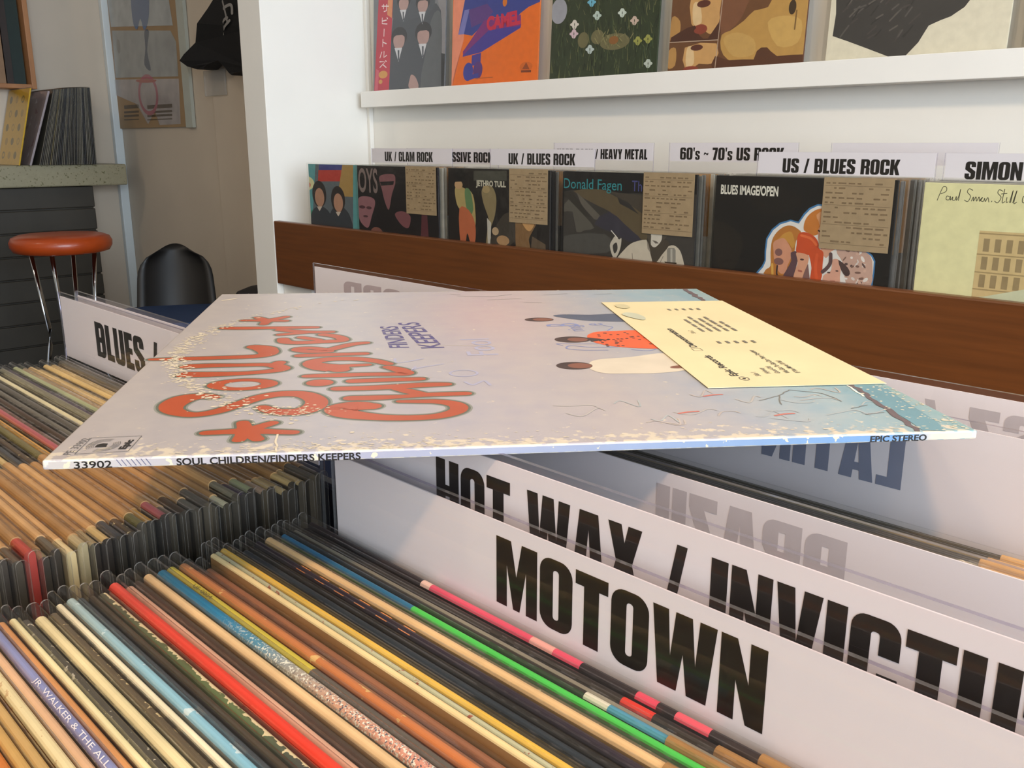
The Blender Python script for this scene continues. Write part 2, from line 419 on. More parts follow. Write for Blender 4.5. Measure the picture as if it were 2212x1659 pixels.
g.box(3.03, 3.07, -1.9, 1.3, -0.35, -0.31); g.box(3.03, 3.07, -1.9, 1.3, 1.31, 1.35); struct('window_1', g, M('window_frame_paint', '#d8d8d4', .4, .02))
g = Geo(); g.box(-5.2, 3.2, -2.7, 1.9, -EYE-0.05, -EYE); struct('floor', g, M('dark_floor', '#4b4038', 0.5, 0.15, 6))
g = Geo(); g.box(-5.2, 3.2, -2.7, 1.9, 1.6, 1.65); struct('ceiling', g, M('ceiling_paint', '#e6e0d6', 0.8, 0.02, 3))
# white corner post of the lounge
g = Geo()
a = at(198, 0, 1, 1.80); b = at(225, 0, 1, 1.80)
g.box(-4.45, -4.418, 1.76, 1.80, -EYE, 1.6); struct('trim_1', g, M('white_trim', '#dfe6e6', 0.5, 0.02, 5), 0.004)
# shallow pilaster beside the partition
pa = at(474, 400, 1, 1.77).x
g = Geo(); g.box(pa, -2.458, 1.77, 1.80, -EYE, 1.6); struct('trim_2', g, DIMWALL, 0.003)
# pale strip in the corner of the alcove
g = Geo(); g.box(XP, XP+0.014, YB-0.014, YB, -0.36, 1.6); struct('trim_3', g, WALL, 0.002)

# ------------------------------------------------------------------ back wall rack: board, cabinet, ledge
WOODB = M('red_brown_wood', '#653713', 0.42, 0.16, 9, stretch=(0.6, 6, 14), coat=0.15)
rack = thing('record_rack', 'long built-in record rack with red-brown wooden front board along the back wall', 'record rack', (-0.5, 1.52, -EYE))
def rl(o): return o
g = Geo(); g.box(XP+0.5+0.002, 2.4, YF-1.52, YF+0.02-1.52, EYE-0.385, EYE-0.208); g.build('front_board', WOODB, rack, bevel=0.003)
g = Geo(); g.box(XP+0.5+0.002, 2.4, YF+0.02-1.52, YB-1.52-0.002, EYE-0.388, EYE-0.3735); g.build('bin_floor', WOODB, rack)
g = Geo(); g.box(XP+0.5+0.15, 2.4, YF+0.03-1.52, YB-1.52-0.002, 0.0, EYE-0.389); g.build('cabinet_body', WOODB, rack)
g = Geo(); g.box(XP+0.5+0.002, XP+0.5+0.148, YF+0.02-1.52, YB-1.52-0.002, 0.0, EYE-0.389); o = g.build('end_post', WALL, rack); o['label'] = 'white painted end post'
LEDGE = M('white_ledge_paint', '#ebe7df', 0.45, 0.02, 5)
ledge = thing('picture_ledge', 'long white picture ledge on the back wall carrying the displayed albums', 'shelf', (-0.5, YB, 0.104))
g = Geo(); g.box(-2.312+0.5, 2.5, 1.652-YB, -0.002, 0.0, 0.032); g.build('shelf_board', LEDGE, ledge, bevel=0.001)
g = Geo(); g.box(-2.312+0.5, 2.5, 1.645-YB, 1.652-YB, 0.0, 0.044); g.build('front_lip', LEDGE, ledge, bevel=0.001)

# ------------------------------------------------------------------ records
L12 = 0.315
def profile(th, h, n=6, top_r=None):
    """cross-section (y, z) of a jacket standing spine up, z from -h to 0"""
    r = th/2
    p = [(-r, -h)] + [(-r*math.cos(math.pi*i/n), -r*0.9 + r*0.9*math.sin(math.pi*i/n)) for i in range(n+1)] + [(r, -h)]
    return p
def extrude(prof, x0, x1, zlift=0.0, caps=True, spine_idx=True):
    n = len(prof); v = [(x0, y, z+zlift) for y, z in prof] + [(x1, y, z+zlift) for y, z in prof]
    f = []; m = []
    for i in range(n):
        j = (i+1) % n; f.append([i, n+i, n+j, j]); m.append(1 if 1 <= i < n-2 else 0)
    if caps: f.append(list(range(n))); m.append(0); f.append([n+i for i in range(n)][::-1]); m.append(0)
    return v, f, m

def sleeve_part(root, th, h=0.32, x0=-0.007, x1=0.3215, mat=None, lift=0.0022):
    pr = profile(th+0.0002, h)
    v, f, m = extrude(pr, x0, x1, lift+0.315)
    m = [0]*len(f)
    for q0, q1 in ((x0, x0+0.0007), (x1-0.0007, x1)):      # welded rims at the two ends
        v2, f2, _ = extrude(profile(th+0.0005, h), q0, q1, lift+0.31515, caps=False)
        k = len(v); v = v + v2; f = f + [[i+k for i in ff] for ff in f2]; m += [1]*len(f2)
    o = mesh('outer_sleeve', v, f, [mat or PL, PLR], root, m, None)
    for p in o.data.polygons: p.use_smooth = False
    return o

def slip_part(root, th, x0=0.207, x1=0.3085, hh=0.11, text=None, texty=0.02):
    """kraft information slip folded over the top edge"""
    pr = profile(th+0.0005, hh)
    v, f, m = extrude(pr, x0, x1, 0.315+0.0005, caps=True)
    o = mesh('info_slip', v, f, [random.choice(KRAFTS)], root)
    if text:
        P = Print(lambda a, b, l: (a, -th*0.30+b*0.75, 0.3156-abs(b)*0.12+l+0.0004))
        P.text(text, x0+texty, 0.0, 0.0020, KRAFTP, sx=0.9)
        P.build('slip_lettering', o)
    return o

def record(name, label, loc, th, face, spine=None, group=None, slip=False, sleeve=True, tilt=0.0, yaw=0.0, cat='record', sliptext=None, marks=None, slipx=None, x1=L12):
    root = thing(name, label, cat, (loc[0], loc[1], loc[2]-0.315), group, (tilt, 0, yaw))
    v, f, m = extrude(profile(th, 0.315), 0.0, x1, 0.315)
    o = mesh('jacket', v, f, [face, spine or face], root, m)
    if marks: marks(o, th)
    if slip:
        sx = slipx or (0.207, 0.3085)
        slip_part(root, th, sx[0], sx[1], text=sliptext)
    if sleeve: sleeve_part(root, th)
    return root

def sm(col, rough=0.38, var=0.14): return M('jacket_print', col, rough, var, 45)

GF = 'records in the front crate before the MOTOWN divider'
XF = -0.307
def spine_text(txt, x0, width, col, h=0.0022):
    def f(o, th):
        P = Print(lambda a, b, l: (a, -th*0.36+b*0.7, 0.315-0.0004+b*0.35+l+0.00025))
        P.text(txt, x0, -0.0002, h, ink(col), width=width)
        P.build('spine_lettering', o)
    return f
def squares(o, th):
    P = Print(lambda a, b, l: (a, b, 0.315 - (b/(th/2))**2*th*0.30 + l + 0.0002))
    m = ink('#e08e4e')
    for i in range(6):
        x = 0.030+i*0.0122
        P.rect(x, -th*0.47, x+0.0060, th*0.40, m)
    P.build('spine_squares', o)
# (y mm, thickness mm, lift mm, label, face colour, spine material or colour, options)
FR = [
 (44.0, 2.8, 0, 'tan record spine in the lower left corner of the picture, nearest of its crate', '#9a6e40', '#c0945c', {}),
 (47.8, 2.8, 0, 'orange record spine beside the tan one in the lower left corner', '#a05a28', '#cc7832', {}),
 (51.3, 2.6, 0, 'ochre record spine just behind the orange one in the lower left corner', '#9c743e', '#c9a05c', {}),
 (54.9, 2.7, -1, 'plain golden tan record spine in front of the mottled cream one', '#a87c46', '#c8a468', {}),
 (59.2, 3.3, 0, 'mottled cream record spine with a brown cover, lower left', '#9c6c3a', ('chip', '#e2d2a2', '#c9a97a'), {}),
 (63.0, 2.7, 0, 'pinkish tan record spine between the mottled cream and the lavender one', '#a87a5c', '#dcb28c', {}),
 (66.6, 2.8, 0, 'lavender blue record spine with a white title, dark cover', '#3a2b2c', '#858bb8', {'marks': spine_text('JR. WALKER & THE ALL STARS', 0.043, 0.070, '#ece6ea', 0.0020)}),
 (69.8, 2.6, 0, 'orange tan record spine right behind the lavender blue one', '#9c5c34', '#d0935c', {}),
 (72.7, 1.9, 0, 'thin cream yellow record spine with a black cover', '#211c15', '#e8dcaa', {}),
 (76.2, 2.7, -1, 'dark grey record spine with white scratches', '#2b2820', ('chip', '#4b473f', '#c8c2b0'), {}),
 (80.4, 3.2, 0, 'plain cream yellow record spine, wide, among dark ones', '#2c261c', '#e4d4a4', {}),
 (84.6, 3.2, -1, 'worn brown-black record spine with cream chips', '#3a3226', ('chip2', '#5b4f3d', '#cdb98c'), {}),
 (87.8, 1.9, 0, 'thin ivory record spine in front of the sky blue one', '#8d8272', '#efe4c4', {}),
 (91.4, 3.1, 0, 'pale sky blue record spine with white streaks', '#4d555a', ('ramp', [(0,'#9fb3b4'),(.2,'#8dbccd'),(.45,'#7fb6cd'),(1,'#74b0cb')], '#c8dde2'), {}),
 (94.8, 2.5, -1, 'slate grey record spine right behind the sky blue one', '#30363c', '#42484e', {}),
 (97.7, 2.0, 0, 'thin dark olive brown record spine before the worn green one', '#332a20', '#463b2d', {}),
 (101.5, 3.6, 0, 'green and purple record with a badly worn cream spine', '#3d4a30', ('chip3', '#5c6c44', '#d9caa0'), {}),
 (106.5, 3.6, 1, 'bright red record spine fading to orange, widest red one', '#a32a1a', ('ramp', [(0,'#cf4638'),(.4,'#e03a26'),(.7,'#e2502c'),(1,'#e8642e')], None), {}),
 (110.6, 2.9, -1, 'pinkish beige record spine with a white edge behind the red one', '#a04a3c', '#d2a48c', {}),
 (114.1, 2.6, -1, 'charcoal brown record spine before the wide beige one', '#2e2622', '#43372f', {}),
 (117.8, 3.3, 1, 'wide beige record spine behind the charcoal brown one', '#b28a5c', '#dab98a', {}),
 (122.3, 3.6, 1, 'record spine that turns from deep blue to speckled pink', '#6a6a58', ('speck',), {}),
 (126.8, 2.9, 0, 'mustard yellow record spine ending in dark grey, small catalogue number', '#6a6236', ('two', '#c5b544', 0.297, '#5a544c'), {'marks': spine_text('UF 0004', 0.020, 0.013, '#6b6428', 0.0018)}),
 (130.9, 3.0, 0, 'burnt orange record spine behind the mustard yellow one', '#8a4a28', ('ramp', [(0,'#b5764a'),(.5,'#c47440'),(.8,'#d49a58'),(1,'#d8a868')], '#d9b070'), {}),
 (135.0, 3.4, -3, 'cocoa brown record standing lower, first of two alike', '#7c503a', '#8f5f46', {}),
 (139.4, 3.4, -3, 'cocoa brown record standing lower, second of two alike', '#80533c', '#94654c', {}),
 (142.9, 1.9, 0, 'thin cream record spine behind the two cocoa brown ones', '#a07c50', '#e6d09a', {}),
 (145.3, 1.6, 0, 'thin pale mint record spine flecked with red', '#70765c', ('chip', '#bfc2a4', '#9c4a38'), {}),
 (148.0, 2.1, 0, 'golden yellow record spine, thin and bright', '#8c8a58', '#e4b848', {}),
 (151.2, 3.0, -2, 'olive black record with a plain spine behind the golden yellow one', '#2a2412', '#352e1a', {}),
 (155.0, 2.6, -1, 'dark navy record spine between olive black and black ones', '#20262c', '#2c343c', {}),
 (157.9, 1.9, -1, 'plain black record spine before the one with orange squares', '#1a1815', '#262320', {}),
 (161.1, 3.0, 0, 'purple-black record spine with a row of orange squares', '#241c26', '#2c2430', {'marks': squares}),
 (165.3, 3.2, 0, 'light tan record spine with a folded kraft slip at its right end', '#a5834f', '#d8b584', {'slip': 1, 'slipx': (0.191, 0.3)}),
 (169.1, 2.7, -1, 'brown-grey record spine with tiny pale flakes before the green one', '#4e4636', ('chip', '#6b614e', '#b5aa90'), {}),
 (172.2, 2.2, 0, 'bright green record spine that starts blue at its left end', '#3c7a44', ('two', '#2f6d92', 0.26, '#4cc455'), {}),
 (175.3, 2.4, 0, 'black, white and light blue record spine ending in a kraft slip', '#2c2c28', ('tri',), {'slip': 1, 'slipx': (0.186, 0.3)}),
 (178.6, 2.3, -1, 'silvery grey record spine, clear plastic over it, before the red-patched one', '#6b675c', '#8d897c', {}),
 (182.1, 2.7, 0, 'black record spine with one red patch and a kraft slip', '#26201e', ('patch', '#d8382c', 0.52, 0.555), {'slip': 1, 'slipx': (0.196, 0.3)}),
 (186.1, 2.7, 0, 'black record spine with pink patches leaning on the MOTOWN divider', '#2a2226', ('pink',), {'slip': 1, 'slipx': (0.208, 0.3)}),
]
def spine_material(s, th):
    if isinstance(s, str): return sm(s)
    k = s[0]
    if k == 'chip': return ramp_mat('worn_jacket_print', [(0, s[1]), (1, s[1])], chip=(s[2], 420, 0.63))
    if k == 'chip2': return ramp_mat('worn_jacket_print', [(0, s[1]), (1, s[1])], chip=(s[2], 330, 0.63, 40.0))
    if k == 'chip3': return ramp_mat('worn_jacket_print', [(0, '#4f4c3c'), (.3, s[1]), (.45, '#3b3242'), (.52, '#5c6c44'), (.8, '#3c4a38'), (1, s[1])], chip=(s[2], 330, 0.55, 150.0))
    if k == 'ramp':
        return ramp_mat('fading_jacket_print', s[1], chip=((s[2], 120, 0.60) if s[2] else None))
    if k == 'speck':
        return ramp_mat('speckled_jacket_print', [(0,'#1d6484'),(.15,'#2478a0'),(.22,'#4f88a0'),(.29,'#a0988a'),(.36,'#c99a80'),(.5,'#d08c78'),(1,'#d88a76')],
                        speck=[('#dfe0d2', 1300, 0.57, 0.14, 0.24), ('#54545f', 1500, 0.60, 0.24, 0.34)])
    if k == 'two': return ramp_mat('two_tone_jacket_print', [(0, s[1]), (s[2], s[3])], interp='CONSTANT')
    if k == 'tri': return ramp_mat('striped_jacket_print', [(0, '#2a2926'), (.50, '#d8d6c4'), (.525, '#4d93b0')], interp='CONSTANT')
    if k == 'patch': return ramp_mat('patched_jacket_print', [(0, '#2a2422'), (s[2], s[1]), (s[3], '#2a2422')], interp='CONSTANT')
    if k == 'pink': return ramp_mat('patched_jacket_print', [(0, '#2b2427'), (.23, '#e6c2b4'), (.245, '#d8506a'), (.40, '#e2a49c'), (.43, '#d8506a'), (.465, '#2b2427'), (.535, '#d84a62'), (.555, '#2b2427'), (.575, '#e05a6c'), (.61, '#2b2427')], interp='CONSTANT')
for fi, (y, th, dz, lab, face, sp, opt) in enumerate(FR):
    gp = min([abs(FR[q][0]-y) for q in (fi-1, fi+1) if 0 <= q < len(FR)])
    th = min(th*1.2, 0.93*gp)
    record('vinyl_record', lab, (XF + random.uniform(-.0025, .0025), y/1000, -0.150 + dz/1000 + random.uniform(-.0008, .0008)), th/1000,
           sm(face), spine_material(sp, th), GF, **opt)

# left crate: every record carries a kraft slip at its right end
GL = 'slip-topped records in the left crate'
LC = [('#6f5a3c','#a88c60'),('#352d24','#4a4034'),('#5d5446','#7c705c'),('#7e6a4a','#b09468'),('#3a3128','#57493a'),('#8c2c22','#a8382a'),
      ('#5a4f3e','#857658'),('#3b352c','#5b5244'),('#b8a478','#d6c497'),('#8d8060','#ac9c76'),('#6e6248','#9a8a68'),('#9c8454','#c2a872'),
      ('#28292e','#33363e'),('#3a2e24',('chip2','#4b3b2d','#d2c294')),('#4a4326','#6a6236'),('#8c6a30','#d2a04c'),('#7c3a3c','#a8525a'),('#4e463a','#6e6454'),
      ('#33271f','#453428'),('#4c4a44','#67635a'),('#3f3d39','#57534c'),('#4a4740','#615d54'),('#7c7460','#e0d8b4'),('#5b584a','#7a7664'),('#3a2c48','#4c3a5e'),
      ('#7e8a66','#a4ac84'),('#9a7c66','#c2a288'),('#a88c5c','#d4b880'),('#a88c5c','#dcc08a'),('#aa9060','#d2b67c'),('#a88a58','#d8bc84'),('#3a3832','#55514a'),('#464036','#5a5248')]
ORD = ['first','second','third','fourth','fifth','sixth','seventh','eighth','ninth','tenth','eleventh','twelfth','thirteenth','fourteenth','fifteenth','sixteenth','seventeenth','eighteenth','nineteenth','twentieth',
 'twenty-first','twenty-second','twenty-third','twenty-fourth','twenty-fifth','twenty-sixth','twenty-seventh','twenty-eighth','twenty-ninth','thirtieth','thirty-first','thirty-second','thirty-third']
LNAME = {5: 'only red record in the left crate, kraft slip folded over its top', 8: 'pale cream record with a kraft slip, its right edge cream, left crate',
 12: 'navy black record whose kraft slip starts just left of the white album', 13: 'dark brown record with a cream chipped top, left crate', 15: 'orange yellow record left of the white album corner',
 16: 'rose red record running under the left edge of the white album', 22: 'dark record with a thin cream line along its top, left crate', 24: 'purple record running under the left edge of the white album'}
y0 = 0.068
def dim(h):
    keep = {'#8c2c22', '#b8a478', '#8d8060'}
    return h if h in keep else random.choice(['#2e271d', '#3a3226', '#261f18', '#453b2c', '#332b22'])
for i, (fc, sp) in enumerate(LC):
    y = y0 + i*0.00455
    lab = LNAME.get(i) or ('%s record with a kraft slip from the near end of the left crate' % ORD[i])
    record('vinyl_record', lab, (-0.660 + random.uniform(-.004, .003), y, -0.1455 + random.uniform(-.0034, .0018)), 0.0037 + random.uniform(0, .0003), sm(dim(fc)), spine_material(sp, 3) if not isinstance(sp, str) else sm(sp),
           GL, slip=True, slipx=(0.198+random.uniform(-.006,.006), 0.299+random.uniform(-.007,.006)),
           sliptext={10: 'ROBERT JOHNSON', 13: 'SUNNYLAND'}.get(i))

# middle crate row between the BRAZIL and LATIN dividers
GM = 'records between the BRAZIL and LATIN dividers'
for i in range(17):
    y = 0.264 + i*0.0054
    c = random.choice(['#5c564c', '#4a4338', '#7a7060', '#3e3a34', '#8a8070'])
    record('vinyl_record', 'dark sleeved record packed between the BRAZIL and LATIN dividers', (-0.306+random.uniform(-.003,.003), y, -0.147+random.uniform(-.002,.001)), 0.0032,
           sm(c), sm(random.choice(['#6a6050', '#4a443a', '#8a7a5c', '#3a342c'])), GM, slip=(i % 2 == 0 or i > 12))

# ------------------------------------------------------------------ section dividers
def divider(label, x0, x1, y, top, strip, h=0.33, mirrored=False, text=None, tx=None, ty=None, th=None, group=None, cover=0.003, ghost='#b9b2b4'):
    root = thing('section_divider', label, 'divider card', ((x0+x1)/2, y, top-h), group)
    w = (x1-x0)/2
    g = Geo(); g.box(-w+0.002, w-0.002, -0.0003, 0.0003, h-cover-strip, h-cover); g.build('label_paper', PAPER, root)
    if text:
        zz = h + (ty - top)
        P = Print(lambda a, b, l: (a - (x0+x1)/2, -0.0003-l, zz + b))
        for t, a, b in text:
            P.block(t, a, b, 0, th, ink(ghost) if mirrored else BLACK, mirror=mirrored)
        P.build('lettering', root)
        if mirrored:
            P = Print(lambda a, b, l: (a - (x0+x1)/2, 0.0003+l, zz + b))
            for t, a, b in text: P.block(t, a, b, 0, th, BLACK, mirror=True)
            P.build('back_lettering', root)
    g = Geo()
    d = 0.0008
    g.add([(-w,-d,0),(w,-d,0),(w,-d,h),(-w,-d,h)], [(0,1,2,3)], 0)
    g.add([(-w,d,0),(w,d,0),(w,d,h),(-w,d,h)], [(3,2,1,0)], 0)
    g.add([(-w,-d,h),(w,-d,h),(w,d,h),(-w,d,h)], [(0,1,2,3)], 1)
    g.add([(-w,-d,0),(-w,-d,h),(-w,d,h),(-w,d,0)], [(0,1,2,3)], 1)
    g.add([(w,-d,0),(w,-d,h),(w,d,h),(w,d,0)], [(3,2,1,0)], 1)
    g.add([(-w,-d,0),(w,-d,0),(w,d,0),(-w,d,0)], [(3,2,1,0)], 1)
    g.build('plastic_sleeve', [PLF, PLE], root)
    return root
GD = 'section dividers'
divider('white section divider reading MOTOWN, standing behind the front records', -0.2965, 0.030, 0.1905, -0.1150, 0.052, text=[('MOTOWN', -0.2015, -0.1022)], ty=-0.1468, th=0.0238, group=GD)
divider('white section divider reading HOT WAX / INVICTUS behind the MOTOWN one', -0.300, 0.030, 0.2003, -0.0995, 0.052, text=[('HOT WAX / INVICTUS', -0.2435, -0.0350)], ty=-0.1325, th=0.0238, group=GD)
divider('white section divider with BRAZIL showing faintly through from its back', -0.300, 0.030, 0.2530, -0.1090, 0.050, text=[('BRAZIL', -0.1886, -0.1127)], ty=-0.1405, th=0.0238, mirrored=True, group=GD)
divider('white section divider with LATIN showing blue-grey and mirrored under the album corner', -0.310, 0.020, 0.3650, -0.1035, 0.050, text=[('LATIN', -0.2075, -0.1427)], ty=-0.1385, th=0.0225, mirrored=True, group=GD, ghost='#7f8496')
divider('white section divider farthest back at right, large mirrored letters beside the album corner', -0.300, 0.030, 0.4100, -0.1010, 0.050, text=[('SZ /', -0.1540, -0.1060)], ty=-0.1335, th=0.0235, mirrored=True, group=GD)
divider('white section divider in the left crate reading BLUES /, orange tinge on it', -0.6850, -0.355, 0.2220, -0.1007, 0.0430, text=[('BLUES /', -0.6228, -0.526)], ty=-0.1370, th=0.0235, group=GD)
divider('white section divider directly behind the BLUES one', -0.6790, -0.350, 0.2320, -0.1006, 0.043, group=GD)
divider('white section divider by itself beyond the far edge of the album, faint mirrored letters', -0.6990, -0.370, 0.4400, -0.1006, 0.050, text=[('OPR', -0.6530, -0.572)], ty=-0.1350, th=0.0235, mirrored=True, group=GD, ghost='#b4a6a8')

# ------------------------------------------------------------------ the crates that hold the front records
NAVY = M('navy_blue_paint', '#18263f', 0.45, 0.08, 6)
binr = thing('record_bin', 'navy blue record bin with crates holding the near records and dividers', 'record bin', (-0.33, 0.25, -EYE))
def bb(x0, x1, y0, y1, z0, z1, nm):
    g = Geo(); g.box(x0+0.33, x1+0.33, y0-0.25, y1-0.25, z0+EYE, z1+EYE); return g.build(nm, NAVY, binr, bevel=0.002)
bb(-0.715, 0.055, 0.026, 0.496, -0.495, -0.479, 'bottom_board')
bb(-0.715, 0.055, 0.026, 0.038, -0.479, -0.235, 'front_panel')
bb(-0.715, 0.055, 0.484, 0.496, -0.479, -0.235, 'back_panel')
bb(-0.703, 0.043, 0.238, 0.246, -0.479, -0.166, 'cross_partition')
bb(-0.331, -0.323, 0.038, 0.237, -0.479, -0.235, 'column_partition')
bb(-0.331, -0.323, 0.247, 0.484, -0.479, -0.235, 'column_partition')
bb(-0.715, -0.703, 0.038, 0.484, -0.479, -0.235, 'side_panel')
bb(0.043, 0.055, 0.038, 0.484, -0.479, -0.235, 'side_panel')
for x in (-0.70, 0.01):
    for y in (0.04, 0.45): bb(x, x+0.035, y, y+0.035, -EYE, -0.496, 'leg')

# ------------------------------------------------------------------ the white album lying on the dividers
LO = Vector((-0.29759, 0.08514, -0.09664)); LU = Vector((0.605406, 0.795884, -0.007215)); LW = Vector((-0.795832, 0.605449, 0.00908)); LN = LU.cross(LW)
alb = bpy.data.objects.new('album_cover', None); COL.objects.link(alb)
mm = Matrix.Identity(4)
for i in range(3): mm[i][0], mm[i][1], mm[i][2] = LU[i], LW[i], LN[i]
TH = 0.0033
o0 = LO - LN*TH*0.75
mm[0][3], mm[1][3], mm[2][3] = o0.x, o0.y, o0.z + EYE
alb.matrix_world = mm
tag(alb, 'worn pale album cover with orange SOUL CHILDREN lettering lying flat on the dividers', 'album')
def album_mat():
    m, nt, b = newmat('faded_album_print'); N, L = nt.nodes, nt.links
    tc = N.new('ShaderNodeTexCoord'); sx = N.new('ShaderNodeSeparateXYZ'); L.new(tc.outputs['Object'], sx.inputs[0])
    def rng(o, a, bb_, nz=None, amt=0.0):
        r = N.new('ShaderNodeMapRange'); r.inputs['From Min'].default_value = a; r.inputs['From Max'].default_value = bb_
        if nz is not None:
            ad = N.new('ShaderNodeMath'); ad.operation = 'MULTIPLY_ADD'; ad.inputs[1].default_value = amt; L.new(nz, ad.inputs[0]); L.new(o, ad.inputs[2]); L.new(ad.outputs[0], r.inputs[0])
        else: L.new(o, r.inputs[0])
        return r.outputs[0]
    n1 = N.new('ShaderNodeTexNoise'); n1.inputs['Scale'].default_value = 14; n1.inputs['Detail'].default_value = 5; L.new(tc.outputs['Object'], n1.inputs[0])
    n2 = N.new('ShaderNodeTexNoise'); n2.inputs['Scale'].default_value = 90; n2.inputs['Detail'].default_value = 6; L.new(tc.outputs['Object'], n2.inputs[0])
    ctr = N.new('ShaderNodeMath'); ctr.operation = 'SUBTRACT'; ctr.inputs[1].default_value = 0.5; L.new(n1.outputs[0], ctr.inputs[0]); nz = ctr.outputs[0]
    def mix(f, a, c):
        x = N.new('ShaderNodeMix'); x.data_type = 'RGBA'
        L.new(f, x.inputs[0])
        if isinstance(a, tuple): x.inputs[6].default_value = a
        else: L.new(a, x.inputs[6])
        if isinstance(c, tuple): x.inputs[7].default_value = c
        else: L.new(c, x.inputs[7])
        return x.outputs[2]
    r = N.new('ShaderNodeValToRGB'); cr = r.color_ramp
    st = [(0,'#a49e9d'),(.25,'#9f9ea5'),(.45,'#a29fa8'),(.62,'#a9a1a3'),(.76,'#999fab'),(.88,'#86a3af'),(.95,'#6d97a6'),(1,'#709a9e')]
    while len(cr.elements) > 1: cr.elements.remove(cr.elements[-1])
    cr.elements[0].position = 0; cr.elements[0].color = lin(st[0][1])
    for p, c in st[1:]:
        e = cr.elements.new(p); e.color = lin(c)
    L.new(rng(sx.outputs[0], 0.0, 0.315, nz, 0.05), r.inputs[0])
    c = r.outputs[0]
    # pink patch towards the far side of the middle
    def bump(o, c0, w):
        s1 = N.new('ShaderNodeMath'); s1.operation = 'SUBTRACT'; s1.inputs[1].default_value = c0; L.new(o, s1.inputs[0])
        s2 = N.new('ShaderNodeMath'); s2.operation = 'ABSOLUTE'; L.new(s1.outputs[0], s2.inputs[0])
        s3 = N.new('ShaderNodeMapRange'); s3.interpolation_type = 'SMOOTHSTEP'; s3.inputs['From Min'].default_value = w; s3.inputs['From Max'].default_value = 0; L.new(s2.outputs[0], s3.inputs[0])
        return s3.outputs[0]
    pm = N.new('ShaderNodeMath'); pm.operation = 'MULTIPLY'; L.new(bump(sx.outputs[0], 0.160, 0.06), pm.inputs[0]); L.new(bump(sx.outputs[1], 0.235, 0.14), pm.inputs[1])
    pm2 = N.new('ShaderNodeMath'); pm2.operation = 'MULTIPLY'; pm2.inputs[1].default_value = 0.42; L.new(pm.outputs[0], pm2.inputs[0])
    c = mix(pm2.outputs[0], c, lin('#bf9a98'))
    mt = N.new('ShaderNodeMapRange'); mt.inputs['From Min'].default_value = 0.3; mt.inputs['From Max'].default_value = 0.75; mt.inputs['To Max'].default_value = 0.35; L.new(n2.outputs[0], mt.inputs[0])
    c = mix(mt.outputs[0], c, lin('#bdb5ab'))
    # worn cardboard along the spine edge
    ws = N.new('ShaderNodeMapRange'); ws.inputs['From Min'].default_value = 0.020; ws.inputs['From Max'].default_value = 0.0; ws.inputs['To Min'].default_value = 0; ws.inputs['To Max'].default_value = 0.24; L.new(sx.outputs[1], ws.inputs[0])
    n3 = N.new('ShaderNodeTexNoise'); n3.inputs['Scale'].default_value = 240; n3.inputs['Detail'].default_value = 5; L.new(tc.outputs['Object'], n3.inputs[0])
    su = N.new('ShaderNodeMath'); su.operation = 'ADD'; L.new(n3.outputs[0], su.inputs[0]); L.new(ws.outputs[0], su.inputs[1])
    gt = N.new('ShaderNodeMapRange'); gt.inputs['From Min'].default_value = 0.68; gt.inputs['From Max'].default_value = 0.76; L.new(su.outputs[0], gt.inputs[0])
    c = mix(gt.outputs[0], c, lin('#cbc1ae'))
    L.new(c, b.inputs['Base Color']); b.inputs['Roughness'].default_value = 0.33; b.inputs['Specular IOR Level'].default_value = 0.5
    bp = N.new('ShaderNodeBump'); bp.inputs['Strength'].default_value = 0.08; bp.inputs['Distance'].default_value = 0.001; L.new(n1.outputs[0], bp.inputs['Height']); L.new(bp.outputs[0], b.inputs['Normal'])
    return m
g = Geo(); g.box(0, 0.315, 0, 0.315, 0, TH)
jk = g.build('jacket', album_mat(), alb, bevel=0.0007)
# spine strip
SPM = ramp_mat('album_spine_print', [(0,'#aaa29a'),(.25,'#918e98'),(.55,'#858c9f'),(.8,'#6785a6'),(.92,'#5b82aa'),(.95,'#bdb29c'),(1,'#c0b4a0')], chip=('#bfb49c', 220, 0.64))
def spn(a, b, l):
    return (a, -l, b) if b >= 0 else (a, -b, -l)
P = Print(spn); P.rect(0.002, 0.0005, 0.313, TH-0.0006, SPM); P.up(); P.up()
P.text('33902', 0.0095, 0.0003, 0.0023, BLACK, width=0.0115, bold=0.00005)
for i in range(7): P.ribbon([(0.0225+i*0.0015, 0.0028), (0.0238+i*0.0015, 0.0008)], 0.00022, ink('#4a4a66'), n=0)
P.text('SOUL CHILDREN/FINDERS KEEPERS', 0.0407, 0.0003, 0.0023, BLACK, width=0.058, bold=0.00008)
P.text('EPIC STEREO', 0.2748, 0.0003, 0.0022, BLACK, width=0.021, bold=0.00008)
P.build('spine', alb)
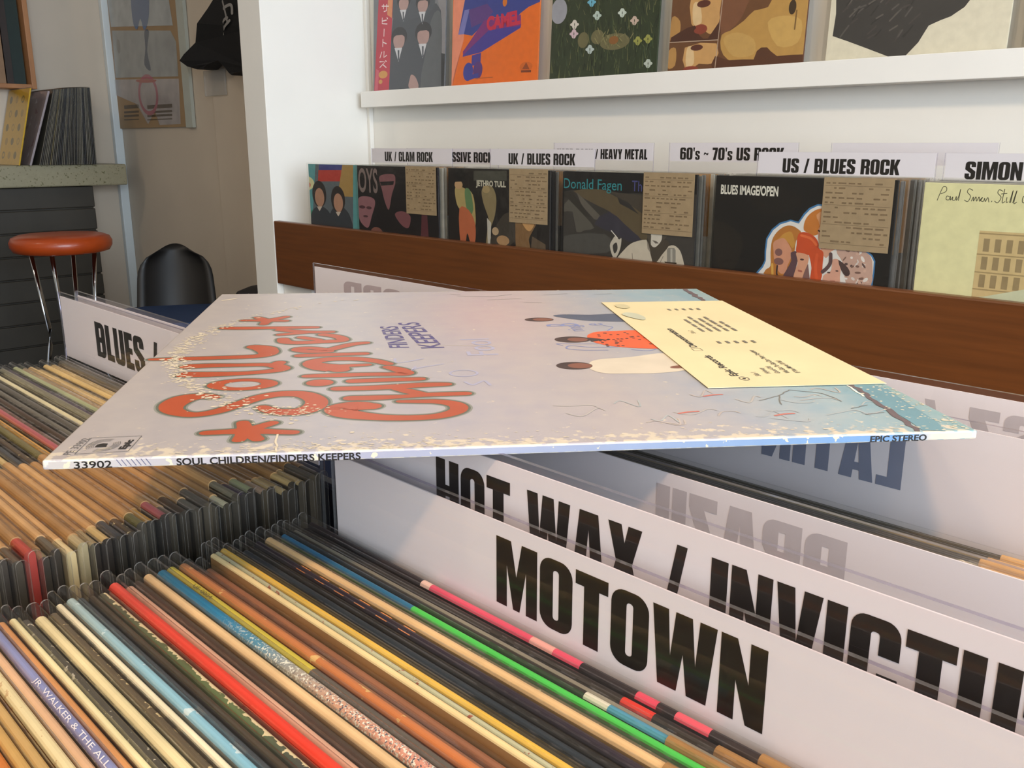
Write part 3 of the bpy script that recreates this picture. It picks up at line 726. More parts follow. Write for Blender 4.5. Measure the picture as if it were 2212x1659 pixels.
# artwork
def to3(a, b, l): return (a, b, TH + l)
P = Print(to3, step=0.000005, base=0.00003)
P.auto = 0.0000004
OR, DK = ink('#a84a28', 0.35), ink('#5d6255', 0.4); OR2 = ink('#c06a48', 0.35)
k = 0.001
def S_(pts): return [(x*k, y*k) for x, y in pts]
STK = [  # bubble letters: points in mm, widths in mm
 ([(40,69),(34.5,70.5),(29,67.5),(26.5,60),(27.8,52.5),(33,47),(38.7,45.8),(45.5,50),(52,59.5),(58,67.2),(65.4,71.2),(74,69.5),(79.5,61.3),(79.6,52.5),(75.5,46.5),(69,46),(64,48.5),(60.5,53)], [5,8,10.5,10,8,6,5.5,6,6.5,7,7.5,8,8.5,9,8.5,7.5,6.5,5]),
 ([(22,105.5),(32,105.2),(43,105.6),(52,107.2),(59,110),(61,113.5),(58,118),(52,120.6),(41,120.8),(29,121.2),(20,120.2)], [9,8,6,5.5,6.5,7,6.5,5.5,5.5,7,8]),
 ([(57,117.5),(58.5,124)], [5,6]),
 ([(0.8,135.2),(14.5,135.4),(30,136),(46,137.5),(51,143),(48.5,152.5),(43,157.5)], [4,6,6.5,6.5,9,11,8]),
 ([(21,204.1),(32,203.2),(46,203),(60,202.8),(68,202.6)], [6,7,6.5,6,5]),
 ([(101,50.5),(95,51.2),(90,47.5),(93,41.1),(104,36),(114.7,34.2),(125,35.2),(132,40),(134,45.8),(132,51),(126,54.6),(119,55.4),(112,56)], [8,12,13,10,7,6,6,6.5,7,6.5,5.5,4.5,3.5]),
 ([(93,62.3),(103,62.2),(113,62.9),(123,64.6),(138,65)], [6.5,6.5,4.5,5.5,5]),
 ([(87,77),(99,76.9),(111,78.2),(122,79.7),(131,79.9)], [6,6.5,7,7,5]),
 ([(109.5,76),(115.3,70.5),(121,65.2)], [4,6,5.5]),
 ([(92.5,88.5),(103,89),(120.5,89.5)], [6,6,5]),
 ([(73,98.5),(86,98.9),(99,99.2),(111,98.6),(114.8,99.8),(112,106),(107,111.5)], [5,6.5,5.5,5.5,7,7,5]),
 ([(107,117.5),(101.5,123.2),(93,128),(82,129),(74.5,125.5),(73.5,120),(78,114.5),(84,111.5),(86,109)], [5,6,6.5,7,7.5,9,12,13,9]),
 ([(84,115.3),(94,116),(98.1,116.6)], [5,4.5,3.5]),
 ([(66.5,136.9),(79,137.7),(95.8,138.7)], [6,6,5]),
 ([(79,145),(70,145.3),(64.5,148.8),(65,152),(70,152.8),(78.3,148.6),(83.6,153.6),(89.6,159.6),(95.5,162)], [5,6,6.5,6,5,5.5,6,6,5]),
 ([(54.5,174),(56.5,167.5),(63,165),(74.7,166.4),(83,168),(84,172.3),(80.5,178.6),(73.8,183.4)], [6,7,7,6.5,6.5,6,6,6]),
 ([(63.2,177.4),(68.1,173.8),(72.5,170.6)], [5,5,4]),
 ([(50.5,197.2),(64.5,190.8),(77,189.8)], [6,6,5]), ([(52,185.2),(58,187),(64.5,189.4)], [5,5,5]),
]
CH = {2: 0}
for stars in (((58.8,24.3), [(45.5,23.3),(75,21),(56.2,34),(66.6,32.6),(57.8,14.4),(64,14.6)]), ((40.5,223.5), [(27.5,224.6),(49.4,233.6),(50.3,221.8),(34,232.6),(39.8,213.2)])):
    c0, tips = stars
    for t in tips: STK.append(([c0, ((c0[0]+t[0])/2, (c0[1]+t[1])/2), t], [7.5, 5.2, 4.6]))
ELL = [((48,87.2), 14.2, 9.2, 0.52), ((79.1,86.9), 5.6, 5.2, 0)]
HALO = ink('#84877f', 0.4)
for pts, w in STK: P.ribbon(S_(pts), [(x+3.4)*k for x in w], HALO)
for c0, rx, ry, ho in ELL: P.ell(c0[0]*k, c0[1]*k, (rx+1.7)*k, (ry+1.7)*k, HALO, hole=(ho*0.8 if ho else 0))
P.up()
for pts, w in STK: P.ribbon(S_(pts), [(x+1.9)*k for x in w], DK)
for c0, rx, ry, ho in ELL: P.ell(c0[0]*k, c0[1]*k, (rx+0.95)*k, (ry+0.95)*k, DK, hole=(ho*0.9 if ho else 0))
P.up()
for pts, w in STK: P.ribbon(S_(pts), [x*k for x in w], OR)
for c0, rx, ry, ho in ELL: P.ell(c0[0]*k, c0[1]*k, rx*k, ry*k, OR, hole=ho)
P.up()
# handwriting in purple and pale blue; lines run away from the spine
PU, PB = ink('#4d4678', 0.4), ink('#a3a4bb', 0.4)
P.text('FINDERS', 0.1168, 0.1495, 0.0092, PU, width=0.0535, rot=96, bold=0.0002, shear=0.1)
P.text('KEEPERS', 0.1338, 0.1478, 0.0110, PU, width=0.0660, rot=100, bold=0.0002, shear=0.1)
P.ribbon(S_([(149,77),(147,84),(142,78),(139,83)]), [0.0014], PB)
P.ell(0.1395, 0.0975, 0.0065, 0.0060, PB, hole=0.82); P.ribbon(S_([(131.5,115),(120,108.5),(117.5,104),(119,111)]), [0.0012], PB)
P.ribbon(S_([(123,126),(111.5,119),(110,127)]), [0.0012], PB)
P.text('Fool', 0.1585, 0.1310, 0.0150, PB, width=0.036, rot=92)
BL = ink('#7d86b0', 0.4)
P.text('B', 0.2100, 0.1955, 0.0185, BL, sx=0.55, rot=92); P.text('ring', 0.2100, 0.1815, 0.009, BL, sx=0.8, rot=92)
P.text('e', 0.2235, 0.1960, 0.012, BL, sx=0.7, rot=92); P.ribbon(S_([(223,195),(227,190),(222,180),(226,172)]), [0.0008], BL)
P.ribbon(S_([(218,142),(205,143),(196,147),(193,141),(200,137),(212,136)]), [0.0009], BL); P.ribbon(S_([(192,148),(190,152),(199,151),(212,150)]), [0.0008], BL)
P.ribbon(S_([(224,136),(231,133),(236,137),(229,139)]), [0.0008], BL)
# three standing figures, plain stand-ins
SK, HR_ = ink('#7a4a38', 0.4), ink('#3a2622', 0.4)
def body(pts, col): P.poly(S_(pts), ink(col, 0.4), 4)
body([(200.4,224),(206.5,228.6),(222.5,226.6),(240,227),(244,205),(234,204.9),(221.3,207.4),(211,213)], '#4d5468')
body([(209,170),(215.7,178.6),(226.2,179.7),(239,179),(244,150),(240,138),(228.9,138.3),(217.6,143.2),(211.4,149.4),(208.1,158)], '#dd5a2c')
body([(197,109),(203,117),(219.5,120.8),(238,127),(246,112),(240,96),(225.2,90.1),(211.8,90.3),(201,91.5),(196,99)], '#cbc1ae')
P.up()
for cx, cy, rx, ry in ((190.6,214.3,8.2,5.6),(199.5,161,9.2,7.2),(190,106.5,8.2,7.0)):
    P.ell(cx*k, cy*k, rx*k, ry*k, HR_)
P.up()
for cx, cy, rx, ry in ((192.5,214.3,5.6,4.0),(202,160.6,5.2,4.6),(192.4,106.2,5.4,4.8)):
    P.ell(cx*k, cy*k, rx*k, ry*k, SK)
for i in range(34):
    x, y = random.uniform(213, 238), random.uniform(144, 176); P.ell(x*k, y*k, 0.9*k, 1.1*k, HR_, n=8)
P.poly(S_([(208,165),(217,159.5),(208,154.5)]), HR_)
P.ell(0.236, 0.100, 0.004, 0.0025, SK, rot=20)
# faint chalk scrawls
for i in range(20):
    x, y = random.uniform(165, 290), random.uniform(18, 60); w = random.uniform(4, 14)
    P.ribbon(S_([(x, y), (x+w*.4, y+random.uniform(-5,5)), (x+w, y+random.uniform(-6,6)), (x+w*1.2, y+random.uniform(-4,4))]), [0.0007], ink(random.choice(['#aeaaa6', '#a2a7ab', '#a5acae', '#b1a8a2']), 0.4))
for x, y in ((232,52),(215,30),(250,24)): P.ribbon(S_([(x,y),(x+4,y+1.5),(x+8,y+2)]), [0.0012], ink('#c06a5c', 0.4))
# wall crack near the bottom of the picture on the cover
def jag(p0, p1, n, amp):
    return [((p0[0]+(p1[0]-p0[0])*i/n+random.uniform(-amp,amp)), (p0[1]+(p1[1]-p0[1])*i/n)) for i in range(n+1)]
P.ribbon(S_([(306,66),(303,40),(301.5,15),(299,1)]), [0.014, 0.012, 0.010, 0.008], ink('#5f8a98', 0.35), cap=False); P.up()
CRK = ink('#5b4b50', 0.4)
P.ribbon(S_(jag((299.6,64),(293.5,1), 18, 1.0)), [0.0024, 0.002, 0.0030, 0.0018], CRK, n=3, cap=False)
P.ribbon(S_(jag((297.2,62),(296,46), 6, 0.6)), [0.0009], ink('#e2e0d4'), n=3)
P.ribbon(S_(jag((306,313),(304,267), 12, 1.0)), [0.003, 0.004, 0.0026], CRK, n=3, cap=False)
for (a, b), (c, d) in (((252,44),(262,50)),((262,50),(270,58)),((270,58),(281,52)),((281,52),(284,40)),((262,50),(258,38)),((283,30),(291,34)),((284,22),(293,24)),((150,296),(172,292)),((172,292),(186,300)),((168,280),(190,284)),((240,296),(252,298)),((146,304),(152,300)),((190,270),(200,268)),((206,296),(222,300))):
    P.ribbon(S_(jag((a,b),(c,d), 5, 0.5)), [0.0005], ink('#73716c', 0.4), n=2)
P.up()
# ring wear and flecks of bare cardboard
P.auto = 0
WR = ink('#cfc5ae', 0.55)
def fleck(x, y, s, e=2.2):
    n = 6; a0 = random.uniform(0, 6.28)
    P.poly([((x + math.cos(a0+i*6.283/n)*s*e*random.uniform(.5,1.1))*k, (y + math.sin(a0+i*6.283/n)*s*random.uniform(.5,1.1))*k) for i in range(n)], WR)
for i in range(620):
    t = math.radians(random.gauss(187, 21)); rr = random.gauss(147.5, 2.7)
    fleck(157+rr*math.cos(t), 157+rr*math.sin(t), random.uniform(.25, 1.2), 1.3)
for i in range(90):
    t = math.radians(random.uniform(205, 235)); rr = random.gauss(141, 6); fleck(157+rr*math.cos(t), 157+rr*math.sin(t), random.uniform(.2, .8), 1.5)
for i in range(420):
    y = abs(random.gauss(0, 1))*8+0.8; x = random.uniform(3, 312) if random.random() < .55 else random.gauss(95, 24)
    if 2 < x < 313 and y < 30: fleck(x, y, random.uniform(.12, .5)*(1.2 if y < 8 else .8), 2.0)
for i in range(90): fleck(random.gauss(70, 9), random.gauss(46, 4), random.uniform(.25, .7), 1.6)
for i in range(60): fleck(random.uniform(3, 312), 314.2-abs(random.gauss(0, 1.6)), random.uniform(.2, .6), 2.2)
for i in range(60): fleck(314-abs(random.gauss(0, 1.6)), random.uniform(3, 312), random.uniform(.3, .8), 1)
for i in range(90): fleck(314-abs(random.gauss(0, 9)), random.uniform(1, 62), random.uniform(.3, .9), 1.2)
for i in range(60): fleck(random.uniform(10, 300), random.uniform(10, 300), random.uniform(.15, .5), 1.4)
P.poly(S_([(4,290),(5,288.5),(13,295.5),(11.5,297)]), WR)
P.ribbon(S_(jag((70,19),(71.5,1), 6, 0.4)), [0.0007], WR, n=2); P.ribbon(S_(jag((158.5,149),(120,156), 6, 1)), [0.0004], WR, n=2)
P.up()
# label logo in the corner
P.auto = 0.0000004
GR = ink('#6d6966', 0.4)
P.text('PE 33902', 0.0072, 0.0045, 0.0025, GR, width=0.0165, rot=86)
for q0, q1 in (((8.4,4.9),(8.6,21.2)),((8.6,21.2),(24.7,22.0)),((24.7,22.0),(24.4,6.2)),((24.4,6.2),(8.4,4.9))): P.ribbon(S_([q0, q1]), [0.00025], GR, n=0, cap=False)
for i, r in enumerate((0.98, 0.88, 0.78, 0.68, 0.58)):
    for a0, a1 in ((70, 215), (250, 395)):
        P.ribbon([(0.0148+0.0052*r*math.cos(math.radians(t)), 0.0132+0.0066*r*math.sin(math.radians(t))) for t in range(a0, a1+1, 12)], [0.00018], GR, n=0, cap=False)
P.poly([(0.0126,0.0112),(0.0126,0.0138),(0.0142,0.0150),(0.0158,0.0146),(0.0162,0.0112)], ink('#2a2624', 0.4))
P.text('Epic', 0.0229, 0.0084, 0.0022, ink('#2a2624', 0.4), width=0.0095, rot=88, bold=0.00015)
P.build('cover_print', alb)
# promotional sticker
STM = M('cream_sticker_paper', '#d6c99e', 0.5, 0.05, 25)
g = Geo(); g.box(0.2372, 0.3148, 0.0628, 0.2640, TH+0.00035, TH+0.00055); stk = g.build('promo_sticker', STM, alb)
P = Print(lambda a, b, l: (a, b, TH+0.00055+l))
TK, TG = ink('#2b2724', 0.5), ink('#6f695c', 0.5)
P.text('Epic Records', 0.2568, 0.0800, 0.0034, TK, width=0.0385, rot=90, bold=0.00015)
P.text('Demonstration', 0.2568, 0.1360, 0.0034, TK, width=0.0450, rot=90, bold=0.00015)
for q0, q1 in (((252.8,129),(257.2,129)),((257.2,129),(257.2,133.4)),((257.2,133.4),(252.8,133.4)),((252.8,133.4),(252.8,129))): P.ribbon(S_([q0,q1]), [0.0003], TG, n=0)
P.ell(0.2575, 0.0755, 0.0022, 0.0032, TG, hole=0.8); P.ell(0.2575, 0.0755, 0.0007, 0.001, TK)
L1 = [('Side 1', 266.5, 79), ('Highway', 272.5, 83), ('Good-Old', 277, 83), ('We Got To Get Our Thing Together', 281.5, 83), ("If You Move I'll Fall", 286, 83)]
for t, a, b in L1: P.text(t, a*k, b*k, 0.0024, TK if len(t) > 8 else TG, sx=0.85, rot=90, bold=0.00005)
for t, a, b in [('Side 2', 266.5, 168)]: P.text(t, a*k, b*k, 0.0024, TK, sx=0.85, rot=90)
for j, a in enumerate((272, 276.5, 281, 285.5, 290)):
    b = 172
    for w in range(3+j % 2):
        ln = random.uniform(6, 12); P.ribbon(S_([(a, b), (a, b+ln)]), [0.0016], TG, n=0, cap=False); b += ln+2
    P.ribbon(S_([(a, 233), (a, 238)]), [0.0016], TG, n=0, cap=False)
    P.ribbon(S_([(a-1, 143), (a-1, 148)]), [0.0016], TG, n=0, cap=False)
P.poly(S_([(240,222),(243,212),(248,205),(251,212),(249,224),(244,228)]), ink('#b9bca4', 0.4), 4)
P.ell(0.2465, 0.2480, 0.0042, 0.0075, ink('#c4bb94', 0.4))
P.build('sticker_lettering', stk)

# ------------------------------------------------------------------ front covers of the back rack
ZT = -0.0507
YR = 1.3745
def tracer(x0, yplane, z0, ox, oy, sc):
    """pixel outline of the photograph -> metres on the cover that stands in the plane y = yplane"""
    def T(pts):
        out = []
        for u, v in pts:
            p = at(ox+u/sc, oy+v/sc, 1, yplane); out.append((p.x-x0, p.z-z0))
        return out
    def E(cx, cy, rx, ry):
        c = T([(cx, cy)])[0]; a = T([(cx+rx, cy)])[0]; b = T([(cx, cy-ry)])[0]
        return (c[0], c[1], abs(a[0]-c[0]), abs(b[1]-c[1]))
    T.E = E
    return T
def facing(name, label, x0, y, ztop, art, zoom, face, th=0.004, slip=True, group=None, size=0.315, lean=0.0):
    """album facing out: front face towards -y; art(P, T) prints on it, a right from the left edge, b up from the bottom"""
    root = thing(name, label, 'record', (x0, y, ztop-size), group, (lean, 0, 0))
    g = Geo(); g.box(0, size, 0, th, 0, size); g.build('jacket', face, root, bevel=0.0008)
    P = Print(lambda a, b, l: (min(max(a, 0.0006), size-0.0006), -l, min(max(b, 0.0006), size-0.0006)))
    T = tracer(x0, y, ztop-size, *zoom)
    art(P, T); P.build('cover_print', root)
    if slip:
        g = Geo(); x = size-0.1165
        g.box(x, size-0.005, -0.0022, -0.0018, size-0.108, size+0.001); g.box(x, size-0.005, -0.0022, th+0.001, size+0.001, size+0.0016)
        sl = g.build('info_slip', KRAFTB, root)
        Q = Print(lambda a, b, l: (a, -0.0022-l, b))
        for r in range(13):
            yy = size-0.008-r*0.0074; xx = x+0.004
            while xx < size-0.012:
                w = random.uniform(.004, .014); Q.rect(xx, yy, min(xx+w, size-0.008), yy+0.0024, KRAFTL) if random.random() < .62 else None; xx += w+.004
        for r in (0, 2, 4, 6): Q.rect(x+0.003, size-0.0105-r*0.0148, size-0.008, size-0.0101-r*0.0148, KRAFTL)
        Q.build('slip_lettering', sl)
    g = Geo(); d = 0.0030
    g.box(-0.004, size+0.005, -d, th+d, -0.002, size+0.003); g.build('outer_sleeve', PL, root)
    return root
KRAFTB = M('kraft_slip_paper', '#a18a68', 0.6, 0.08, 60)
KRAFTL = M('faint_slip_print', '#7d674a', 0.6, 0.1, 60)
I = lambda c: ink(c, 0.4)
ZR2 = (600, 250, 2.765)
def art_a(P, T):
    P.rect(0,0,.315,.315,I('#5a9a9c')); P.poly(T([(90,560),(210,560),(205,700),(80,700)]), I('#3a8a6c'))
    P.poly(T([(225,285),(450,285),(450,700),(200,700)]), I('#5c6468')); P.poly(T([(245,285),(385,285),(385,326),(245,326)]), I('#3c4080')); P.poly(T([(243,324),(387,324),(385,392),(240,392)]), I('#b43a30'))
    P.poly(T([(385,285),(450,285),(450,485),(355,480),(370,400)]), I('#a5854c')); P.ell(*T.E(172,402,46,42), I('#d8d4a0')); P.ell(*T.E(172,412,26,20), I('#d08468'))
    for x, y in ((250,480),(362,512)):
        P.poly(T([(x-55,700),(x-50,590),(x-20,545),(x+25,545),(x+70,600),(x+80,700)]), I('#34383e'), 4)
        P.ell(*T.E(x-2,y-12,42,80), I('#2c2624')); P.ell(*T.E(x,y+8,28,56), I('#b0846a'))
        P.poly(T([(x-16,y+62),(x+16,y+62),(x,y+90)]), I('#c8b8a8'))
def art_boys(P, T):
    P.rect(0,0,.315,.315,I('#140e10'))
    a = T([(452,450)])[0]; b = T([(598,450)])[0]; c = T([(452,312)])[0]
    P.text('BOYS', a[0], a[1], c[1]-a[1], I('#7d6c66'), width=b[0]-a[0], bold=.0015)
    P.poly(T([(470,520),(498,482),(560,488),(582,520),(562,600),(540,668),(500,640),(478,580)]), I('#8a5e62'), 5)
    for q in ((505,545,18,10),(545,550,16,9),(525,600,14,7)): P.ell(*T.E(*q), I('#4c2c30'))
    P.poly(T([(608,362),(690,350),(702,400),(682,470),(664,560),(642,520),(622,440)]), I('#7e5254'), 5); P.poly(T([(610,395),(695,390),(690,412),(618,418)]), I('#171012'))
    P.poly(T([(700,590),(742,570),(792,600),(782,668),(742,655)]), I('#75474a'), 5); P.poly(T([(862,530),(888,530),(902,725),(855,725)]), I('#55292e'))
    P.poly(T([(555,700),(572,668),(610,672),(625,705)]), I('#7a4c40'), 4)
def art_jt(P, T):
    P.rect(0,0,.315,.315,I('#1a1512'))
    P.poly(T([(1170,330),(1368,330),(1368,388),(1170,388)]), I('#45443a'))
    a = T([(1184,418)])[0]; b = T([(1362,418)])[0]; c = T([(1184,386)])[0]
    P.text('JETHRO TULL', a[0], a[1], c[1]-a[1], I('#bdb7a2'), width=b[0]-a[0], bold=.0008)
    P.poly(T([(1058,440),(1078,420),(1112,432),(1165,470),(1182,600),(1176,670),(1150,600),(1140,560),(1092,560),(1068,520)]), I('#a8945e'), 4)
    P.poly(T([(1118,438),(1150,448),(1168,560),(1142,600),(1122,520)]), I('#5c7a50'), 3)
    P.poly(T([(1085,555),(1142,565),(1180,650),(1178,760),(1152,760),(1132,700),(1120,765),(1092,760)]), I('#b4623e'), 3)
    P.ell(*T.E(1080,412,24,26), I('#b8946a')); P.ell(*T.E(1086,352,36,34), I('#0f0c0b')); P.poly(T([(1058,395),(1050,378),(1125,372),(1120,392)]), I('#0f0c0b'))
    P.poly(T([(1218,450),(1240,420),(1285,430),(1306,500),(1296,600),(1272,680),(1276,790),(1245,790),(1252,680),(1260,620),(1228,520)]), I('#857552'), 4)
    P.ell(*T.E(1244,440,22,22), I('#a08a60')); P.poly(T([(1250,610),(1275,640),(1272,770),(1255,770)]), I('#b8b2a4'))
    P.poly(T([(1276,720),(1350,590),(1425,600),(1430,730),(1350,790),(1280,790)]), I('#3c352c'), 4); P.ell(*T.E(1345,745,38,30), I('#a8845c')); P.ell(*T.E(1300,690,20,24), I('#b09674'))
    P.poly(T([(1425,600),(1470,575),(1530,585),(1545,640),(1522,690),(1500,740),(1505,800),(1430,800),(1420,690)]), I('#7c5c38'), 4); P.poly(T([(1452,600),(1530,590),(1536,640),(1505,690),(1470,660)]), I('#c0925c'), 4)
    P.poly(T([(1520,720),(1600,770),(1600,810),(1510,810)]), I('#5a4a38'))
ZDF = (1190, 350, 5.978)
def art_df(P, T):
    P.rect(0,0,.315,.315,I('#34302b')); P.poly(T([(60,60),(1900,60),(1900,420),(760,400),(280,360),(60,380)]), I('#0f0e0f'))
    P.poly(T([(290,372),(640,352),(770,410),(1230,700),(1240,1000),(1150,985),(950,800),(760,640),(600,560)]), I('#574a33'), 2)
    P.poly(T([(640,352),(800,410),(1230,690),(1235,440),(900,400)]), I('#3f382e')); P.poly(T([(860,460),(1000,520),(1140,680),(1010,600),(890,540)]), I('#2b2826'))
    P.poly(T([(150,640),(240,470),(430,690),(560,850),(440,880),(330,900),(280,640)]), I('#524e45'), 2); P.poly(T([(330,390),(420,470),(700,760),(560,740),(400,560)]), I('#5a544a')); P.poly(T([(110,390),(270,372),(520,720),(430,690),(230,480),(110,440)]), I('#29251f'))
    P.poly(T([(750,640),(950,800),(1060,900),(1160,1000),(1000,1030),(820,920),(560,800)]), I('#33303a'), 2); P.poly(T([(100,1000),(300,930),(700,930),(790,1060),(720,1170),(100,1180)]), I('#474540'), 2)
    P.poly(T([(1250,810),(1850,820),(1830,1400),(1690,1400),(1520,1060),(1440,900)]), I('#3c3833'))
    a = T([(165,335)])[0]; b = T([(915,335)])[0]; c = T([(165,205)])[0]; e = T([(1045,375)])[0]; f_ = T([(1240,375)])[0]
    P.text('Donald Fagen', a[0], a[1], c[1]-a[1], I('#2a8488'), width=b[0]-a[0]); P.text('The', e[0], e[1], c[1]-a[1], I('#45487e'), width=f_[0]-e[0])
    SHT = I('#c3b8a4')
    P.poly(T([(850,1280),(950,1130),(1060,1040),(1230,1003),(1250,1060),(1290,1160),(1340,1330),(1090,1320)]), SHT, 3); P.poly(T([(1335,1340),(1440,1150),(1555,1075),(1640,1110),(1690,1200),(1720,1380),(1600,1380)]), SHT, 3)
    P.poly(T([(1235,1000),(1300,1060),(1450,1000),(1535,1060),(1440,1190),(1335,1320),(1290,1200)]), I('#453d32'), 2)
    P.poly(T([(1235,780),(1310,780),(1310,900),(1290,1050),(1255,1000),(1235,900)]), I('#4a4338'), 2)
    P.poly(T([(1300,780),(1515,780),(1500,870),(1445,900),(1432,1000),(1395,1060),(1340,1102),(1292,1065),(1296,960)]), I('#cac2b2'), 3)
    P.poly(T([(1330,828),(1400,856),(1442,880),(1400,902),(1350,872)]), I('#4a443c')); P.poly(T([(1310,1010),(1360,1020),(1395,1050),(1350,1052)]), I('#6a6258')); P.poly(T([(1452,905),(1530,900),(1470,1000),(1436,1000)]), I('#4d463c')); P.ell(*T.E(1262,838,20,44), I('#b8b0a0'))
    P.poly(T([(1240,1010),(1262,1060),(1290,1180),(1250,1120)]), I('#8a8072')); P.ribbon(T([(1050,1180),(1060,1300)]), [.0015], I('#8a8072')); P.ribbon(T([(1400,1320),(1450,1220)]), [.0015], I('#8a8072'))
    P.poly(T([(762,1080),(800,995),(832,958),(882,1000),(912,985),(896,1120),(842,1235),(800,1222)]), I('#c0b7a6'), 3); P.poly(T([(800,1080),(850,1040),(860,1130),(820,1180)]), I('#3a3632'), 3); P.ribbon(T([(780,885),(860,980)]), [.002], I('#d6d0c2'), n=0)
    P.poly(T([(1500,1130),(1520,1110),(1595,1110),(1612,1140),(1612,1310),(1500,1310)]), I('#8a857a')); P.poly(T([(1545,1120),(1570,1120),(1570,1310),(1545,1310)]), I('#b0aa9c')); P.poly(T([(1465,1285),(1625,1300),(1620,1328),(1480,1312)]), I('#3a322a'))
ZBI = (1620, 360, 5.925)
def art_bi(P, T):
    P.rect(0,0,.315,.315,I('#0f0d0b')); P.poly(T([(-450,700),(-100,900),(-200,1300),(-420,1250)]), I('#1d1812'), 3); P.poly(T([(0,330),(500,300),(650,500),(200,620)]), I('#15110d'), 3)
    a = at(1557, 418, 1, YR); b = at(1681, 418, 1, YR); c = at(1557, 399, 1, YR)
    P.text('BLUES IMAGE/OPEN', a.x+.9056, a.z-ZT+.315, c.z-a.z, I('#d8d4c4'), width=b.x-a.x, bold=.0007)
    P.poly(T([(20,1420),(150,1275),(188,1200),(188,1080),(208,920),(280,800),(380,718),(520,678),(620,705),(690,598),(760,528),(870,478),(970,485),(1400,800),(1384,890),(1394,980),(1455,1048),(1565,1130),(1605,1210),(1594,1350),(1560,1580),(20,1580)]), I('#3f76a4'))
    P.poly(T([(48,1420),(168,1288),(205,1203),(208,1082),(226,930),(296,814),(392,738),(522,698),(626,728),(704,618),(772,548),(872,500),(965,506),(1370,800),(1364,892),(1376,986),(1440,1062),(1550,1144),(1586,1216),(1576,1350),(1540,1580),(48,1580)]), I('#dcd8d0'))
    HA, SKN = I('#b0702f'), I('#c98d6e')
    P.poly(T([(150,1420),(200,1320),(262,1270),(264,1100),(284,940),(350,832),(450,762),(540,757),(620,802),(655,850),(592,950),(572,1080),(545,1130),(535,1250),(470,1450),(160,1450)]), HA, 3)
    P.poly(T([(330,960),(390,900),(430,860),(520,830),(560,900),(575,1000),(540,1040),(480,960)]), I('#c08a3c'), 3); P.ribbon(T([(285,1250),(290,1420)]), [.004], I('#d0a04a'))
    P.poly(T([(300,975),(350,935),(430,915),(480,965),(530,1060),(530,1150),(475,1285),(470,1350),(405,1372),(362,1330),(350,1270),(312,1200),(302,1080)]), SKN, 3)
    for q in ((368,1095,48,48),(368,1212,62,46)): P.ell(*T.E(*q), I('#7e5650'))
    P.poly(T([(522,1100),(625,1095),(592,1280),(545,1460),(400,1460),(480,1300),(530,1200)]), I('#5a4044'), 2); P.ribbon(T([(350,1270),(345,1380),(400,1430)]), [.003], I('#3a2a2a'))
    P.poly(T([(690,810),(702,700),(762,610),(862,546),(962,535),(1010,545),(1010,870),(905,835),(862,872),(800,882),(750,850)]), I('#bf7430'), 3); P.poly(T([(850,620),(940,560),(1000,560),(1000,800),(905,790),(880,700)]), I('#cf9466'), 2)
    P.poly(T([(892,770),(962,850),(1012,880),(1112,880),(1114,980),(1082,1060),(1032,1092),(1002,1145),(962,1165),(912,1070),(882,960),(872,870)]), I('#cb967a'), 3); P.ribbon(T([(960,1040),(1040,1020),(1085,1050)]), [.003], I('#a0603c'))
    P.ribbon(T([(878,818),(1000,882),(1190,880)]), [.0026], I('#33241c'), n=0); P.ell(*T.E(1035,922,36,30), I('#d8ccbe')); P.ell(*T.E(1132,918,28,26), I('#d8ccbe')); P.ribbon(T([(1000,885),(1000,940),(1030,955)]), [.0022], I('#33241c'))
    P.poly(T([(1180,880),(1362,892),(1374,986),(1438,1064),(1545,1146),(1570,1300),(1530,1580),(1250,1580),(1200,1250),(1120,1120),(1110,1000)]), I('#bf9c8a'), 2)
    rr = random.Random(3)
    for q in range(46):
        u = rr.uniform(1140, 1520); v = rr.uniform(900, 1540)
        if u > 1180+(v-880)*0.62+120 or (u < 1200 and v > 1180): continue
        P.ell(*T.E(u, v, rr.uniform(14,42), rr.uniform(8,22)), I(rr.choice(['#ded6cc','#d2c6bc','#7a5c50','#a67c6a','#caa692','#5c4642'])), rot=rr.uniform(-60,60))
    P.poly(T([(600,1000),(610,900),(642,846),(722,840),(822,890),(872,960),(892,1050),(942,1100),(932,1250),(905,1460),(775,1460),(790,1300),(762,1150),(742,1130),(600,1098)]), I('#c24c24'), 3); P.ribbon(T([(660,880),(780,920),(850,1000)]), [.004], I('#d86838')); P.ribbon(T([(860,1130),(840,1300),(860,1450)]), [.005], I('#d0562c'))
    P.poly(T([(600,1098),(742,1130),(752,1200),(722,1290),(692,1380),(650,1460),(560,1430),(580,1330),(612,1230),(602,1160)]), I('#d09878'), 3); P.ell(*T.E(668,1188,26,12), I('#4a3030')); P.ribbon(T([(625,1330),(660,1340)]), [.003], I('#a05a4c')); P.poly(T([(700,1340),(745,1240),(770,1460),(660,1460)]), I('#7c5a54'))
    P.poly(T([(1060,1190),(1132,1190),(1162,1300),(1152,1420),(1142,1540),(955,1540),(940,1400),(1032,1340),(1052,1260)]), I('#d09c84'), 3); P.ribbon(T([(1035,1120),(1030,1230),(985,1300),(930,1345)]), [.006], I('#5a4444')); P.poly(T([(1132,1190),(1252,1290),(1282,1372),(1232,1405),(1172,1330)]), I('#4b3834'), 2); P.ell(*T.E(1010,1355,22,10), I('#4a3430')); P.ell(*T.E(1115,1335,20,9), I('#4a3430')); P.ribbon(T([(1030,1470),(1080,1470)]), [.003], I('#a05a4c'))
